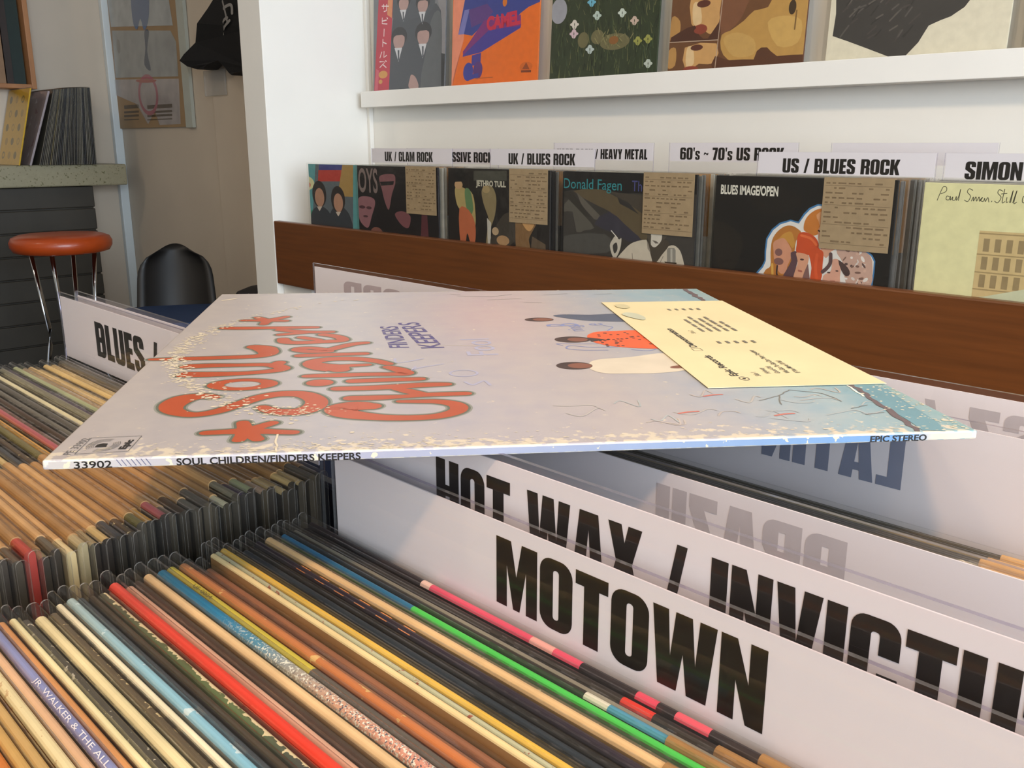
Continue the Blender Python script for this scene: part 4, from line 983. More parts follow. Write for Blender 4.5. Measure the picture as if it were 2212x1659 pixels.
def art_ps(P, T):
    P.rect(0,0,.315,.315,ink('#dcd6a2',0.45))
    handwriting(P, .020, .2905, I('#4c4a36'))
    P.rect(.083,.0,.270,.2515,I('#c9b07c'))
    for r, yy in enumerate((.223,.198,.173)):
        for i in range(11): P.rect(.090+i*.015,yy,.098+i*.015,yy+.018,I('#94805a'))
    for yy in (.248,.219,.194,.170): P.rect(.083,yy-.0008,.27,yy+.0008,I('#a08a5e'))
    P.poly([(.083,.10),(.083,.158),(.098,.160),(.150,.176),(.27,.182),(.27,.1)], I('#c4c6a4'))
    P.ell(.168,.212,.016,.013,I('#5e4c34'))
def handwriting(P, x, y, m):
    """joined pen strokes: Paul Simon. Still Cr"""
    W = [[(0,0),(.006,.03),(.010,.042),(.016,.040),(.016,.028),(.006,.020)], [(.024,.012),(.019,.014),(.018,.004),(.024,.003),(.026,.014),(.027,.002),(.031,.012),(.031,.003),(.036,.003),(.038,.014),(.039,.002),(.043,.016),(.045,.036),(.043,.002)],
         [(.063,.034),(.056,.038),(.053,.028),(.060,.016),(.056,.000),(.049,.004)], [(.063,.002),(.066,.014),(.067,.002),(.071,.015),(.073,.002),(.077,.015),(.079,.002),(.084,.014),(.080,.006),(.086,.002),(.088,.012),(.090,.002),(.094,.014),(.097,.001)], [(.102,.002),(.1025,.004)],
         [(.121,.034),(.114,.038),(.112,.028),(.119,.016),(.114,.000),(.108,.004)], [(.124,.040),(.122,.002),(.127,.004)], [(.119,.026),(.129,.028)], [(.130,.016),(.130,.002),(.133,.004)], [(.136,.002),(.140,.038),(.138,.002)], [(.142,.002),(.147,.038),(.144,.001),(.149,.004)],
         [(.168,.028),(.160,.020),(.160,.004),(.168,.004)], [(.171,.002),(.173,.018),(.178,.016)], [(.184,.010),(.180,.004),(.185,.002),(.187,.012),(.189,.002)]]
    for w in W: P.ribbon([(x+a*.68+(.004 if a > .046 else 0), y+b*.46) for a, b in w], [.0010], m, n=5)
facing('record_album', 'leftmost album in the back rack, green, blue and red, half hidden by BOYS', -2.1976, YR+0.009, ZT, art_a, ZR2, sm('#4c8484'), slip=False)
facing('record_album', 'black album lettered BOYS with dark red faces in the back rack', -1.960, YR, ZT, art_boys, ZR2, sm('#1d1416'))
facing('record_album', 'dark album lettered JETHRO TULL with costumed figures in the back rack', -1.6096, YR, ZT, art_jt, ZR2, sm('#1d1815'))
facing('record_album', 'black and grey album lettered Donald Fagen in the back rack', -1.2576, YR, ZT, art_df, ZDF, sm('#1f1d1b'))
facing('record_album', 'black album lettered BLUES IMAGE/OPEN with a cut-out group of heads', -0.9056, YR, ZT, art_bi, ZBI, sm('#131110'))
facing('record_album', 'pale yellow-green album with handwritten title and sepia photo, right end of the back rack', -0.5526, YR, ZT-0.002, art_ps, ZBI, M('pale_jacket', '#dcd6a2', .45, .04), slip=False)
# the packed records behind each of them
DIVY = {'BOYS': (1.408, 1.464), 'JETHRO TULL': (1.464, 1.401), 'Donald Fagen': (1.401, 1.5), 'BLUES IMAGE': (1.386, 1.5), 'handwritten-title': (1.3935, 1.5)}
for nm, x, cnt in (('BOYS', -1.960, 9), ('JETHRO TULL', -1.6096, 9), ('Donald Fagen', -1.2576, 9), ('BLUES IMAGE', -0.9056, 11), ('handwritten-title', -0.5526, 6)):
    for i in range(cnt):
        y = YR + 0.0125 + i*0.0072 + (0.018 if i > 1 else 0)
        if min(abs(y-q) for q in DIVY[nm]) < 0.0042: continue
        c = random.choice(['#8c8a84', '#a8a49a', '#4a4238', '#2f2a26', '#6d6a64', '#b5b0a4', '#5a4a3c', '#77736a'])
        record('vinyl_record', 'sleeved record packed edge-on behind the %s album in the back rack' % nm, (x + random.uniform(0.0, .006), y, ZT - random.uniform(0, .003)), 0.0034, sm(c), sm(c),
               'records packed behind the %s album' % nm, slip=(i % 3 != 0))
GB = 'section dividers of the back rack'
def bdiv(label, x0, x1, y, top, text=None, ty=None, th=0.0225, strip=0.034):
    return divider(label, x0, x1, y, top, strip, h=0.35, text=text, ty=ty, th=th, group=GB, cover=0.0005)
bdiv('white divider reading UK / GLAM ROCK above the BOYS album', -1.941, -1.632, 1.4080, -0.0092, [('UK / GLAM ROCK', -1.887, -1.702)], -0.0400)
bdiv('white divider reading PROGRESSIVE ROCK, half hidden by its neighbours', -1.870, -1.540, 1.4640, -0.0092, [('PROGRESSIVE ROCK', -1.792, -1.558)], -0.0400)
bdiv('white divider reading UK / BLUES ROCK above the JETHRO TULL album', -1.500, -1.2010, 1.4010, -0.0088, [('UK / BLUES ROCK', -1.4421, -1.2522)], -0.0405)
bdiv('white divider reading HARD ROCK / HEAVY METAL behind the BLUES ROCK one', -1.403, -1.135, 1.500, 0.0035, [('HARD ROCK / HEAVY METAL', -1.393, -1.150)], -0.0290, th=0.0200)
bdiv("white divider reading 60's~70's US ROCK above the Donald Fagen album", -1.0975, -0.825, 1.500, 0.0035, [("60's ~ 70's US ROCK", -1.072, -0.852)], -0.0280, th=0.0225)
bdiv('white divider reading US / BLUES ROCK above the cut-out heads album', -0.8350, -0.5437, 1.3860, -0.0112, [('US / BLUES ROCK', -0.788, -0.596)], -0.0440, th=0.0225)
bdiv('blank white divider sticking up behind the US / BLUES ROCK one', -0.7648, -0.4998, 1.500, 0.0030)
bdiv('white divider reading SIMON above the handwritten-title album', -0.5360, -0.2350, 1.3935, -0.0112, [('SIMON', -0.506, -0.4310)], -0.0475, th=0.0245)

# ------------------------------------------------------------------ albums on the ledge
YL = 1.664
ZB, ZF = (760, 0, 2.886), (1400, 0, 2.724)
def art_b(P, T):
    P.rect(0,0,.33,.33,I('#77787c')); P.poly(T([(470,-200),(600,-200),(590,560),(555,560),(545,100)]), I('#8a8688'))
    P.poly(T([(236,200),(262,80),(350,90),(440,90),(480,20),(540,60),(556,330),(566,560),(236,560)]), I('#454950'), 2); P.poly(T([(480,130),(520,60),(548,120),(556,330),(566,560),(430,560),(455,330)]), I('#5a5d60'), 2); P.poly(T([(552,330),(580,335),(578,545),(560,545)]), I('#2a2b2e'))
    P.poly(T([(235,-300),(480,-300),(500,40),(380,110),(240,110)]), I('#4a4e56'), 2)
    for x, y, sx in ((285,250,1),(436,222,1.05),(306,18,.85),(426,28,.9)):
        P.ell(*T.E(x, y-22*sx, 50*sx, 62*sx), I('#2b2a2d')); P.ell(*T.E(x, y, 36*sx, 58*sx), I('#b3918a'))
        P.poly(T([(x-42*sx, y-10*sx),(x-40*sx, y-58*sx),(x, y-72*sx),(x+40*sx, y-58*sx),(x+40*sx, y-20*sx),(x+18*sx, y-34*sx),(x-20*sx, y-30*sx)]), I('#2b2a2d'))
        P.poly(T([(x-26*sx, y+48*sx),(x+22*sx, y+46*sx),(x+2*sx, y+135*sx)]), I('#d2d2d6')); P.poly(T([(x-6*sx, y+62*sx),(x+5*sx, y+62*sx),(x+6*sx, y+120*sx),(x-1*sx, y+135*sx)]), I('#4a4d56'))
    P.poly(T([(362,490),(372,465),(400,485),(418,548),(358,548)]), I('#b3918a'), 3)
    P.poly(T([(145,-300),(236,-300),(234,570),(142,570)]), I('#c03244')); P.poly(T([(205,-300),(236,-300),(235,110),(205,90)]), I('#d88a5c')); P.poly(T([(150,430),(168,440),(165,565),(145,565)]), I('#cf5a6a'))
    w = I('#efdcda')
    def kana(y, strokes):
        for q in strokes: P.ribbon(T([(166+a*48, y+44-b*44) for a, b in q]), [.0030], w, n=0)
    kana(25, [[(.1,.75),(.95,.75)],[(.3,1),(.3,.4)],[(.7,1),(.7,.1),(.4,0)]]); kana(108, [[(.2,.95),(.2,.15),(.85,.1)],[(.2,.5),(.75,.65)],[(.8,1),(.9,.85)]])
    kana(180, [[(.5,1),(.5,.0)]]); kana(245, [[(.4,1),(.4,.0)],[(.4,.62),(.85,.4)]]); kana(318, [[(.3,.85),(.1,.05)],[(.6,.95),(.6,.1),(.95,.4)]]); kana(378, [[(.1,.85),(.8,.85),(.15,.05)],[(.5,.45),(.95,.05)],[(.85,1),(.95,.9)]])
    P.ell(*T.E(194,465,28,24), I('#d2964c')); P.ell(*T.E(180,510,12,14), I('#d2964c'))
def art_c(P, T):
    P.rect(0,0,.33,.33,I('#e96e18')); P.poly(T([(615,-300),(704,-300),(690,250),(640,450),(612,560)]), I('#ec9070'))
    P.poly(T([(655,215),(704,-100),(1250,-100),(1180,5),(1090,40),(1040,80),(1030,92),(850,108),(742,222),(690,212)]), I('#34408e'))
    P.poly(T([(655,215),(690,60),(720,55),(690,212)]), I('#7a7ab8')); P.poly(T([(715,60),(830,20),(870,70),(820,130),(735,170)]), I('#5c3a80')); P.ell(*T.E(940,10,14,28), I('#d8741c'))
    P.poly(T([(1047,150),(1043,172),(800,326),(688,354),(690,325),(835,160),(1000,130)]), I('#453a94'))
    P.poly(T([(812,128),(688,322),(690,345),(715,318),(850,182),(1046,160),(1043,90),(850,112)]), I('#7c2e78'))
    a = T([(832,186)])[0]; b = T([(1042,186)])[0]; c = T([(832,108)])[0]
    P.text('CAMEL', a[0], a[1], c[1]-a[1], I('#c92648'), width=b[0]-a[0], bold=.0025, rot=3)
    P.poly(T([(745,345),(802,328),(800,405),(744,410)]), I('#473a90')); P.ell(*T.E(725,448,31,58), I('#3a4096'), rot=-10); P.ell(*T.E(785,438,29,56), I('#5a3478'), rot=-10); P.poly(T([(725,470),(790,455),(790,480),(735,500)]), I('#3a4096'))
    P.ell(*T.E(1086,415,40,30), I('#d5651c')); P.poly(T([(1062,432),(1086,388),(1108,432)]), I('#93431a')); P.poly(T([(1055,438),(1118,436),(1118,450),(1056,452)]), I('#7a3818')); P.poly(T([(770,487),(880,478),(880,484),(770,493)]), I('#b4561c'))
def art_j(P, T):
    P.rect(0,0,.33,.33,I('#2c3720')); Q = lambda *a: (a[0]*2.886/2.949+(750-760)*2.886, a[1]*2.886/2.949)
    P.auto = 0.0000015
    for i in range(420):
        x, y = random.uniform(.004,.305), random.uniform(.004,.20); h = random.uniform(.010,.040); d = random.uniform(-.010,.010)
        P.poly([(x,y),(x+.0025,y),(min(.313,max(.002,x+d)),y+h)], I(random.choice(['#45512f','#57603a','#1f2a18','#64643e','#2a351f','#3a4a34','#1a2216'])))
    P.auto = 0.000006
    P.ell(*T.E(*Q(1340,70),50,80), I('#9c9ca4'))
    for q, r in (((1700,265),(95,52)),((1590,235),(40,45)),((1500,255),(34,50))): P.ell(*T.E(*Q(*q), *r), I('#6c6644'))
    for i in range(40):
        x, y = random.gauss(1690,60), random.gauss(262,28); P.ribbon(T([Q(x,y),Q(x+random.uniform(-25,25),y-random.uniform(15,45))]), [.0018], I(random.choice(['#7d7850','#5c5a38','#8a8458'])), n=0)
    P.ell(*T.E(*Q(1695,255),30,26), I('#87582a'))
    for x, y, c in ((1442,155,'#d8cfc4'),(1440,215,'#d4b8c0'),(1585,98,'#b8c8be'),(1745,80,'#c8d2c6'),(1825,130,'#c8b0a0'),(1545,315,'#b8c4c0'),(1920,405,'#b8c0b4'),(1850,260,'#98984c'),(1548,12,'#6cb0c8'),(1915,248,'#98984c')):
        for t in range(6): P.ell(*T.E(*Q(x+15*math.cos(t*1.047), y+15*math.sin(t*1.047)),13,10), I(c), rot=t*60, n=12)
        P.ribbon(T([Q(x,y+14),Q(x-6,y+70)]), [.0012], I('#5c6a44'), n=0)
def art_f(P, T):
    P.rect(0,0,.33,.33,I('#6a4427')); SK1, SK2 = I('#b5874c'), I('#c8995f')
    P.poly(T([(136,100),(182,122),(180,200),(128,245)]), SK1, 3); P.poly(T([(250,-60),(425,-60),(412,130),(372,200),(332,182),(282,150),(250,140)]), SK2, 2); P.poly(T([(258,25),(296,20),(310,130),(262,142)]), I('#dcbc8c'), 3); P.ell(*T.E(320,20,40,22), I('#5a2e20')); P.ell(*T.E(302,172,42,30), I('#8a3e2c')); P.poly(T([(128,245),(180,190),(270,150),(300,210),(350,225),(412,130),(404,236)]), I('#4c2a1c'), 2)
    P.ell(*T.E(300,178,34,20), I('#8a3e2c'))
    P.poly(T([(120,300),(162,285),(160,385),(112,400)]), SK1, 3); P.poly(T([(215,280),(402,255),(392,372),(300,375),(225,420)]), SK2, 2); P.poly(T([(228,285),(262,280),(270,375),(225,390)]), I('#dcbc8c'), 3); P.ell(*T.E(285,280,36,18), I('#5a2e20')); P.ell(*T.E(252,405,44,16), I('#8a3e2c'))
    P.poly(T([(432,-60),(600,-60),(575,30),(540,110),(480,175),(425,200)]), I('#7a4e34'), 2)
    P.poly(T([(430,205),(480,180),(560,120),(620,60),(700,40),(770,-60),(990,-60),(930,200),(915,365),(780,380),(560,375),(470,350),(428,290)]), I('#ba8f4c'), 2); P.poly(T([(700,130),(800,90),(900,120),(880,250),(760,270)]), I('#c8a05a'), 3); P.poly(T([(440,230),(520,190),(620,230),(620,320),(500,330)]), I('#c29a58'), 3)
    P.poly(T([(640,300),(700,278),(760,330),(915,320),(912,410),(640,410)]), I('#57331f'), 2); P.poly(T([(395,330),(470,355),(640,350),(640,420),(390,430)]), I('#57331f'), 2); P.ell(*T.E(845,40,22,44), I('#3c2a16')); P.ribbon(T([(870,60),(860,170)]), [.003], I('#7a5a30'))
    P.ribbon(T([(436,-60),(394,420)]), [.0018], I('#b49a84'), n=0); P.ribbon(T([(126,250),(410,234)]), [.0018], I('#b49a84'), n=0)
def art_r(P, T):
    P.rect(0,0,.33,.33,I('#ddd4bc'))
    P.poly(T([(1090,-300),(1102,80),(1085,212),(1180,245),(1280,282),(1380,320),(1450,347),(1500,346),(1590,250),(1650,150),(1720,118),(1780,95),(1860,40),(1890,0),(1900,-300)]), I('#3a3734'))
    for i in range(40):
        u, v = random.uniform(1110,1560), random.uniform(-60,250)
        if v > 210+(u-1085)*.3: continue
        P.ribbon(T([(u,v),(u+random.uniform(20,70),v-random.uniform(20,70))]), [.0028], I(random.choice(['#56514c','#453f3b','#5d5750','#2e2b29'])), n=0)
def ledge_album(label, x0, w, art, zoom, face, rot=0.05):
    root = thing('record_album', label, 'record', (x0, YL, 0.1392), 'albums standing on the white ledge', (-rot, 0, 0))
    g = Geo(); g.box(0, w, 0, 0.004, 0, 0.32); g.build('jacket', face, root, bevel=0.0008)
    P = Print(lambda a, b, l: (min(max(a, 0.0005), w-0.0005), -l, min(max(b, 0.0005), 0.3195)))
    T = tracer(x0, YL+0.002, 0.1392, *zoom); art(P, T); P.build('cover_print', root)
    g = Geo(); g.box(-0.006, w+0.006, -0.003, 0.0055, -0.0015, 0.326); g.build('outer_sleeve', PL, root)
ledge_album('grey band-portrait album with red paper band at the left end of the ledge', -2.276, 0.318, art_b, ZB, sm('#6a6c70'))
ledge_album('orange album with purple 3D lettering CAMEL on the ledge', -1.930, 0.315, art_c, ZB, sm('#d2671e'))
ledge_album('dark green album of grasses and white flowers on the ledge', -1.575, 0.313, art_j, ZB, sm('#2f3a24'))
ledge_album('brown album with face portraits in panels on the ledge', -1.232, 0.311, art_f, ZF, sm('#5a3424'))
ledge_album('cream album with one large dark torn shape on the ledge', -0.876, 0.312, art_r, ZF, sm('#d6ccb2'))
ledge_album('plain peach album cut by the right edge of the picture on the ledge', -0.535, 0.312, lambda P, T: P.rect(0,0,.312,.33,I('#dcc4a0')), ZF, sm('#dcc4a0'))

# ------------------------------------------------------------------ lounge at the left
# stone-topped counter
XC = -4.19
STONE = ramp_mat('speckled_stone', [(0,'#9c957a'),(1,'#9c957a')], chip=('#6f6b4c', 110, 0.63), rough=0.35)
SID = M('dark_siding_paint', '#3a352c', 0.55, 0.10, 10)
ctr = thing('bar_counter', 'counter with thick speckled stone top and dark board siding at far left', 'counter', (XC-0.13, 0.6, -EYE))
zt = at(137, 356, 0, XC).z; zb = at(137, 403, 0, XC).z
ye = at(275, 380, 0, XC).y; ys = at(212, 500, 0, XC-0.03).y
g = Geo(); g.box(-0.115, 0.13, -2.0, ye-0.6, zb+EYE, zt+EYE); g.build('stone_top', STONE, ctr, bevel=0.006)
g = Geo()
nb = 9; hb = (zb+EYE)/nb
for i in range(nb): g.box(-0.115, 0.10-0.012*(i % 1), -2.0, ys-0.6, i*hb+0.004, (i+1)*hb-0.002)
g.box(-0.115, 0.088, -2.0, ys-0.6-0.002, 0, zb+EYE-0.002)
g.build('board_siding', SID, ctr, bevel=0.004)
# records on the counter: they face the camera side and lean
def counter_rec(label, y, th, fc, sp, lean, group='records standing on the stone counter', art=None, x=XC-0.225+0.0):
    root = thing('vinyl_record', label, 'record', (XC-0.19-0.005, y, zt+0.001), group, (lean, 0, 0))
    g = Geo(); g.box(-0.05+0.0, 0.265-0.05, 0, th, 0, 0.315)
    g.build('jacket', sm(fc), root, bevel=0.0008)
    if art:
        P = Print(lambda a, b, l: (a-0.05, -l, b)); art(P); P.build('cover_print', root)
    g = Geo(); g.box(-0.052, 0.265-0.048, -0.0012, th+0.0012, -0.0005, 0.318); g.build('outer_sleeve', PL, root)
def art_y(P):
    P.rect(0,0,.265,.315,I('#d8ab1e')); P.up()
    for r in range(5):
        for c in range(3): P.ell(.05+c*.075+(r % 2)*.015, .04+r*.058, .018, .016, I('#b08a1c' if (r+c) % 2 else '#7d6a24'), n=14, hole=(.55 if (r+c) % 3 == 0 else 0))
def art_w(P):
    P.rect(0,0,.265,.315,I('#a89ca0')); P.up()
    for i in range(22):
        x, y = random.uniform(.02,.23), random.uniform(.02,.28); P.poly([(x,y),(x+random.uniform(.01,.03),y+random.uniform(.0,.03)),(x+random.uniform(-.01,.02),y+random.uniform(.02,.04))], I(random.choice(['#c8c4c8','#8a6c74','#d8d4d8','#6e6a78','#a8606c'])))
yy0 = at(62, 198, 0, XC).y
yl = at(36, 352, 0, XC).y
lean0 = -0.10
def yat(px, py=352): return at(px, py, 0, XC).y
counter_rec('bright yellow album with small round drawings facing out on the stone counter', yat(36), 0.006, '#d8ab1e', '#c9a020', -math.asin((at(62, 198, 0, XC).y-yat(36))/.315), art=art_y)
counter_rec('pinkish white album right behind the yellow one on the stone counter', yat(60), 0.008, '#a89ca0', '#8c8088', -math.asin((at(100, 198, 0, XC).y-yat(60))/.315), art=art_w)
NB = 34
y_a, y_b = yat(80)+0.002, yat(203); t_a, t_b = at(112, 198, 0, XC).y, at(189, 196, 0, XC).y
for i in range(NB):
    f = i/(NB-1); yb_ = y_a+(y_b-y_a)*f; yt_ = t_a+(t_b-t_a)*f
    c = random.choice(['#2c2a2c', '#6c603c', '#26262a', '#4a463e', '#5c564a', '#3c3a36', '#6a6456', '#4c483e', '#3c3832', '#5a5448', '#7a7468', '#36322c'])
    counter_rec('dark sleeved record standing edge-on in the row on the stone counter', yb_, 0.0036, c, c, -math.asin(max(-.3, min(.3, (yt_-yb_)/0.315))))
# shelf box on the wall above
BXW = M('orange_brown_wood', '#a8744a', 0.5, 0.15, 12, stretch=(1, 1, 0.2))
zb2 = at(40, 192, 0, -4.36).z; ye2 = at(66, 100, 0, -4.34).y
shb = thing('wall_bookcase', 'wooden wall bookcase with dark spines cut by the upper left corner', 'bookcase', (-4.39, ye2-0.45, zb2))
g = Geo(); g.box(-0.055, 0.07, 0.43, 0.45, 0, 1.2); g.box(-0.055, 0.07, -0.45, 0.43, 0, 0.018); g.build('case', BXW, shb, bevel=0.002)
g = Geo(); g.box(-0.055, -0.045, -0.45, 0.43, 0.018, 1.2); g.build('back_panel', M('dark_panel', '#241c14', .6, .1), shb)
bkx = [('#12261f', .055), ('#2a1c14', .03), ('#8a6a4c', .10), ('#3a2418', .05), ('#5c4632', .06)]
yb = ye2-0.45+0.425
for i, (c, w) in enumerate(bkx):
    g = Geo(); g.box(-0.05, 0.045 if i else 0.02, -w+0.002, -0.002, 0, 0.9)
    nmx = ['dark green book right at the side of the wall bookcase', 'thin dark brown book beside the dark green one in the wall bookcase', 'thick tan book in the middle of the wall bookcase', 'dark brown book left of the thick tan one in the wall bookcase', 'brown book farthest left in the wall bookcase'][i]
    o = g.build('book', M('book_cover', c, .5, .1), None, (-4.385, yb, zb2+0.0185+EYE)); tag(o, nmx, 'book', 'books in the wall bookcase'); yb -= w
# sleeve display on the lounge wall
YW = 1.80
def wp(px, py, y=YW-0.012): return at(px, py, 1, y)
disp = thing('poster_display', 'kraft board hung with plastic-sleeved prints on the lounge wall', 'poster', (wp(320, 200).x, YW-0.003, wp(320, 276).z))
ox, oz = wp(320, 200).x, wp(320, 276).z
xl, xr = wp(243, 200).x-ox, wp(398, 200).x-ox
BRD = M('kraft_board', '#a58864', 0.6, 0.08, 8)
g = Geo(); g.box(xl, xr, -0.008, 0, 0, 0.95); g.build('backing_board', BRD, disp)
g = Geo(); g.box(xl-0.008, xl, -0.016, 0, 0, 0.95); g.build('edge_rail', M('pale_rail', '#d8d4bc', .4, .03), disp)
g = Geo(); g.box(xr, xr+0.06, -0.014, 0, -0.004, 0.95); g.build('edge_rail', M('grey_rail', '#b9bcb0', .5, .03), disp)
def dp(px, py): 
    p = wp(px, py); return (p.x-ox, p.z-oz)
def bag(pts, col, marks):
    n = len(pts); zc = -0.0105
    P = Print(lambda a, b, l: (a, -0.0085-l, b), step=0.0006); P.poly(pts, M('printed_sheet', col, .5, .18, 14)); P.up()
    for kind, q, c in marks:
        if kind == 'p': P.poly(q, I(c), 3)
        elif kind == 'e': P.ell(*q, I(c))
        elif kind == 'ring': P.ell(*q, I(c), hole=.8)
    P.up()
    o = P.build('sleeved_print', disp)
    P2 = Print(lambda a, b, l: (a, -0.0125, b)); P2.poly(pts, plastic('crinkled_plastic', (.97,.97,.97), .2, .10, 0.12)); P2.build('print_sleeve', o)
bag([dp(226,-60), dp(355,-60), dp(373,55), dp(240,58), dp(232,0)], '#b9bcb8', [('p', [dp(283,-50), dp(316,-50), dp(322,30), dp(312,66), dp(303,40), dp(296,64), dp(286,40)], '#5d7396')])
bag([dp(242,66), dp(368,66), dp(380,90), dp(385,165), dp(250,168)], '#a5a6a0', [('p', [dp(312,68), dp(322,68), dp(318,110), dp(326,152), dp(312,140), dp(314,105)], '#3f4b5c'), ('e', (*dp(256,100), .02, .03), '#8c8a80')])
bag([dp(248,172), dp(386,170), dp(390,268), dp(345,270), dp(335,240), dp(320,268), dp(296,225), dp(250,205)], '#b4aaa4', [('ring', (*dp(320,205), .10, .085), '#b4606c'), ('p', [dp(296,172), dp(336,172), dp(330,178), dp(300,178)], '#b04a30')])
P = Print(lambda a, b, l: (a, -0.0085-l, b))
for yy, h in ((232, 7), (243, 4), (251, 4), (259, 2)):
    a = dp(268, yy); b = dp(300, yy); P.rect(a[0], a[1]-h*.001, b[0], a[1]+h*.0012, I('#5c4a34')); a = dp(318, yy); b = dp(372, yy); P.rect(a[0], a[1]-h*.001, b[0], a[1]+h*.0012, I('#5c4a34'))
P.build('board_lettering', disp)
# black t-shirt on the wall
YT = 1.70
def tp(px, py): 
    p = at(px, py, 1, YT); return p
ts0 = tp(470, 60)
shirt = thing('tee_shirt', 'black T-shirt with white print hanging beside the white partition', 'T-shirt', (ts0.x, YT, tp(470, 160).z))
def t2(px, py):
    p = tp(px, py); return (p.x-ts0.x, p.z-tp(470, 160).z)
outl = [t2(*q) for q in [(402,132),(408,118),(424,92),(440,52),(456,18),(468,-10),(475,-120),(500,-150),(560,-150),(565,60),(552,150),(520,158),(508,163),(497,158),(486,144),(476,131),(462,140),(450,149),(428,150),(414,144)]]
g = Geo(); g.prism(outl, lambda p, t: (p[0], (-0.015 if t else 0.045)+0.012*math.sin(p[0]*30+p[1]*6), p[1]))
g.build('shirt_body', M('black_cotton', '#0b0a0c', 0.85, 0.2, 60, bump=0.2), shirt)
P = Print(lambda a, b, l: (a, -0.0185+0.012*math.sin(a*30+b*6)-l, b))
for pts in ([(498,5),(503,25),(508,48)], [(490,55),(500,45),(508,40)], [(478,78),(488,60),(496,58)], [(478,80),(484,70),(492,74)], [(500,20),(512,12),(515,30)], [(496,64),(508,52),(512,46)]):
    P.ribbon([t2(*q) for q in pts], [.010], I('#8c8884'))
P.build('shirt_print', shirt)
g = Geo(); g.tube([(t2(520,-150)[0], 0.02, t2(520,-150)[1]-0.01), (t2(520,-150)[0], 0.05, t2(520,-150)[1]+0.05), (t2(520,-150)[0], 0.099, t2(520,-150)[1]+0.05)], 0.004); g.build('hook', M('steel', '#a8a8a8', .3, 0, metal=1), shirt)
# pale plastic pouch under it
pp = at(475, 178, 1, 1.785)
g = Geo(); g.box(-0.085, 0.085, -0.004, 0.004, -0.05, 0.045)
o = g.build('plastic_pouch', plastic('milky_plastic', (.92,.92,.9), .2, .25, .6), None, (pp.x, 1.785-0.02, pp.z+EYE), bevel=0.003); tag(o, 'milky plastic pouch on the wall under the black T-shirt', 'pouch')

# bar stool
def stool():
    c = at(133, 523, 1, 1.12); c = Vector((-3.36, 1.118, -0.326))
    root = thing('bar_stool', 'bar stool with round orange seat and slim chrome legs before the counter', 'stool', (c.x, c.y, -EYE))
    z = c.z+EYE
    g = Geo(); g.lathe([(0.001, z-0.034), (0.13, z-0.034), (0.152, z-0.028), (0.161, z-0.012), (0.162, z+0.004), (0.155, z+0.018), (0.135, z+0.026), (0.06, z+0.029), (0.001, z+0.03)], 48)
    g.build('seat', M('orange_vinyl', '#b04414', 0.35, 0.06, 20, coat=.2), root, smooth=True)
    CH_ = M('chrome', '#c8ccd2', 0.12, 0, metal=1)
    for i in range(4):
        a = math.radians(45+90*i+8); g = Geo()
        g.tube([(0.105*math.cos(a), 0.105*math.sin(a), z-0.034), (0.075*math.cos(a), 0.075*math.sin(a), z-0.30), (0.078*math.cos(a), 0.078*math.sin(a), z-0.36), (0.10*math.cos(a), 0.10*math.sin(a), z-0.46), (0.20*math.cos(a), 0.20*math.sin(a), 0.0)], 0.0075, 12); g.build('leg', CH_, root, smooth=True)
    g = Geo(); g.tube([(0.102*math.cos(t*math.pi/12), 0.102*math.sin(t*math.pi/12), 0.20) for t in range(25)], 0.007, 8); g.build('foot_ring', CH_, root, smooth=True)
stool()
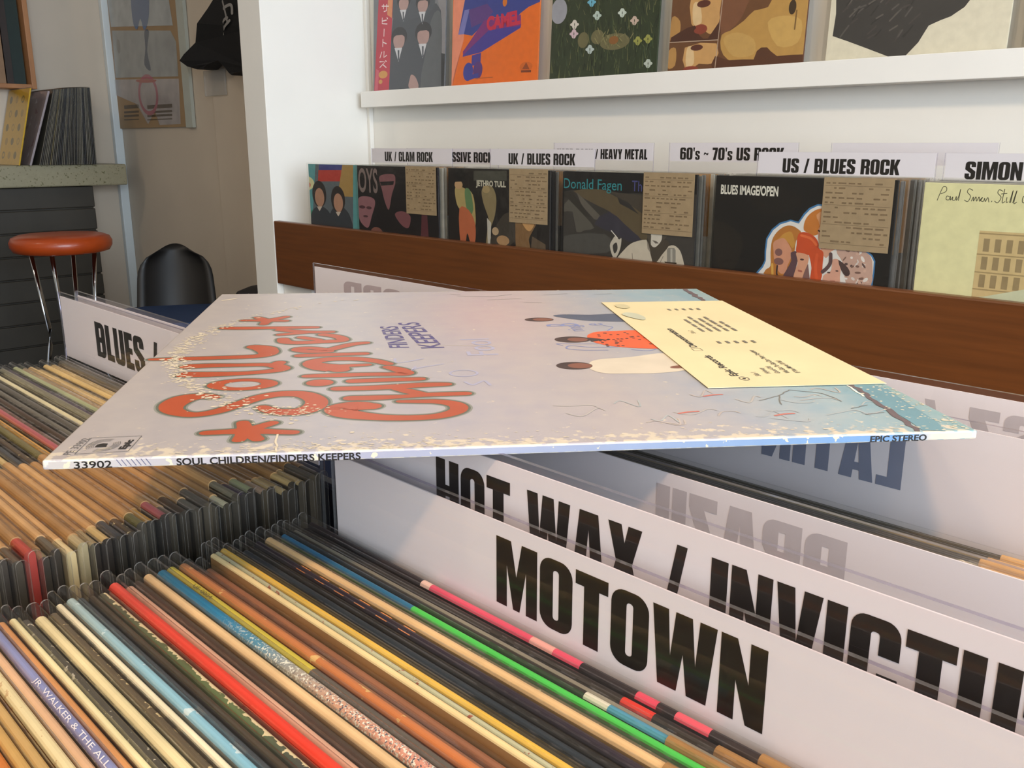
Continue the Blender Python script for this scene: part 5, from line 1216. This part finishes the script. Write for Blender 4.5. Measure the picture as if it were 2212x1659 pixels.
# lounge chairs
def chair(label, cx, cy, rz, seatcol, hz=0.0, group='low lounge chairs'):
    root = thing('lounge_chair', label, 'chair', (cx, cy, -EYE), group, (0, 0, rz))
    SH = M('black_shell_plastic', '#14110f', 0.45, 0.1, 20)
    g = Geo(); n = 12; m = 9
    vs = []; fs = []
    for side in (0, 1):
        for i in range(n+1):
            t = i/n; z = 0.42+0.28*t+hz; w = 0.135*(1-0.12*t)*(max(0.0, 1-(max(0, t-0.60)/0.43)**3))**0.5; yb_ = 0.18+0.10*t
            for j in range(m+1):
                u = j/m*2-1; vs.append((u*w, yb_-0.07*u*u+side*0.022, z-0.018*u*u*t))
    k = (n+1)*(m+1)
    for i in range(n):
        for j in range(m):
            a = i*(m+1)+j; fs.append((a, a+1, a+m+2, a+m+1)); fs.append((k+a, k+a+m+1, k+a+m+2, k+a+1))
    for i in range(n):
        for j in (0, m):
            a = i*(m+1)+j; q = (a, a+m+1, k+a+m+1, k+a); fs.append(q if j == 0 else q[::-1])
    for j in range(m):
        a = j; fs.append((a, k+a, k+a+1, a+1)); a = n*(m+1)+j; fs.append((a, a+1, k+a+1, k+a))
    g.add(vs, fs); g.build('backrest', SH, root, smooth=True)
    g = Geo(); g.prism(rrect(-0.19, -0.20, 0.19, 0.19, 0.07), lambda p, t: (p[0], p[1], 0.40+0.02*t+hz)); g.build('seat_shell', SH, root, bevel=0.006)
    g = Geo(); g.prism(rrect(-0.18, -0.19, 0.18, 0.16, 0.07), lambda p, t: (p[0], p[1], 0.421+0.08*t+hz)); g.build('seat_cushion', M('chair_fabric', seatcol, 0.8, 0.1, 40), root, bevel=0.02, seg=3)
    for sx in (-1, 1):
        for sy in (-1, 1):
            g = Geo(); g.tube([(sx*0.14, sy*0.14-0.01, 0.40+hz), (sx*0.16, sy*0.16-0.01, 0)], 0.011, 10); g.build('leg', M('dark_steel', '#2a2a2a', .4, 0, metal=.8), root, smooth=True)
chair('black shell chair with a navy blue seat pad in the lounge', -2.92, 1.30, math.radians(62), '#1c3358')
pf = at(545, 640, 1, 1.66)
pf.x = min(pf.x+0.12, -2.60)
root = thing('pouf', 'dark grey round pouf half hidden behind the white partition', 'pouf', (pf.x, 1.66, -EYE))
g = Geo(); zz = at(535, 608, 1, 1.66).z+EYE; g.lathe([(0.001, zz), (0.07, zz-0.004), (0.11, zz-0.02), (0.125, zz-0.05), (0.125, 0.06), (0.10, 0.015), (0.001, 0.01)], 36); g.build('cushion', M('charcoal_cloth', '#2a2729', .8, .1, 40), root, smooth=True)
g = Geo(); g.lathe([(0.001, 0.012), (0.09, 0.012), (0.09, 0.0), (0.001, 0.0)], 36); g.build('base', M('black_shell_plastic', '#14110f', 0.45, 0.1, 20), root)
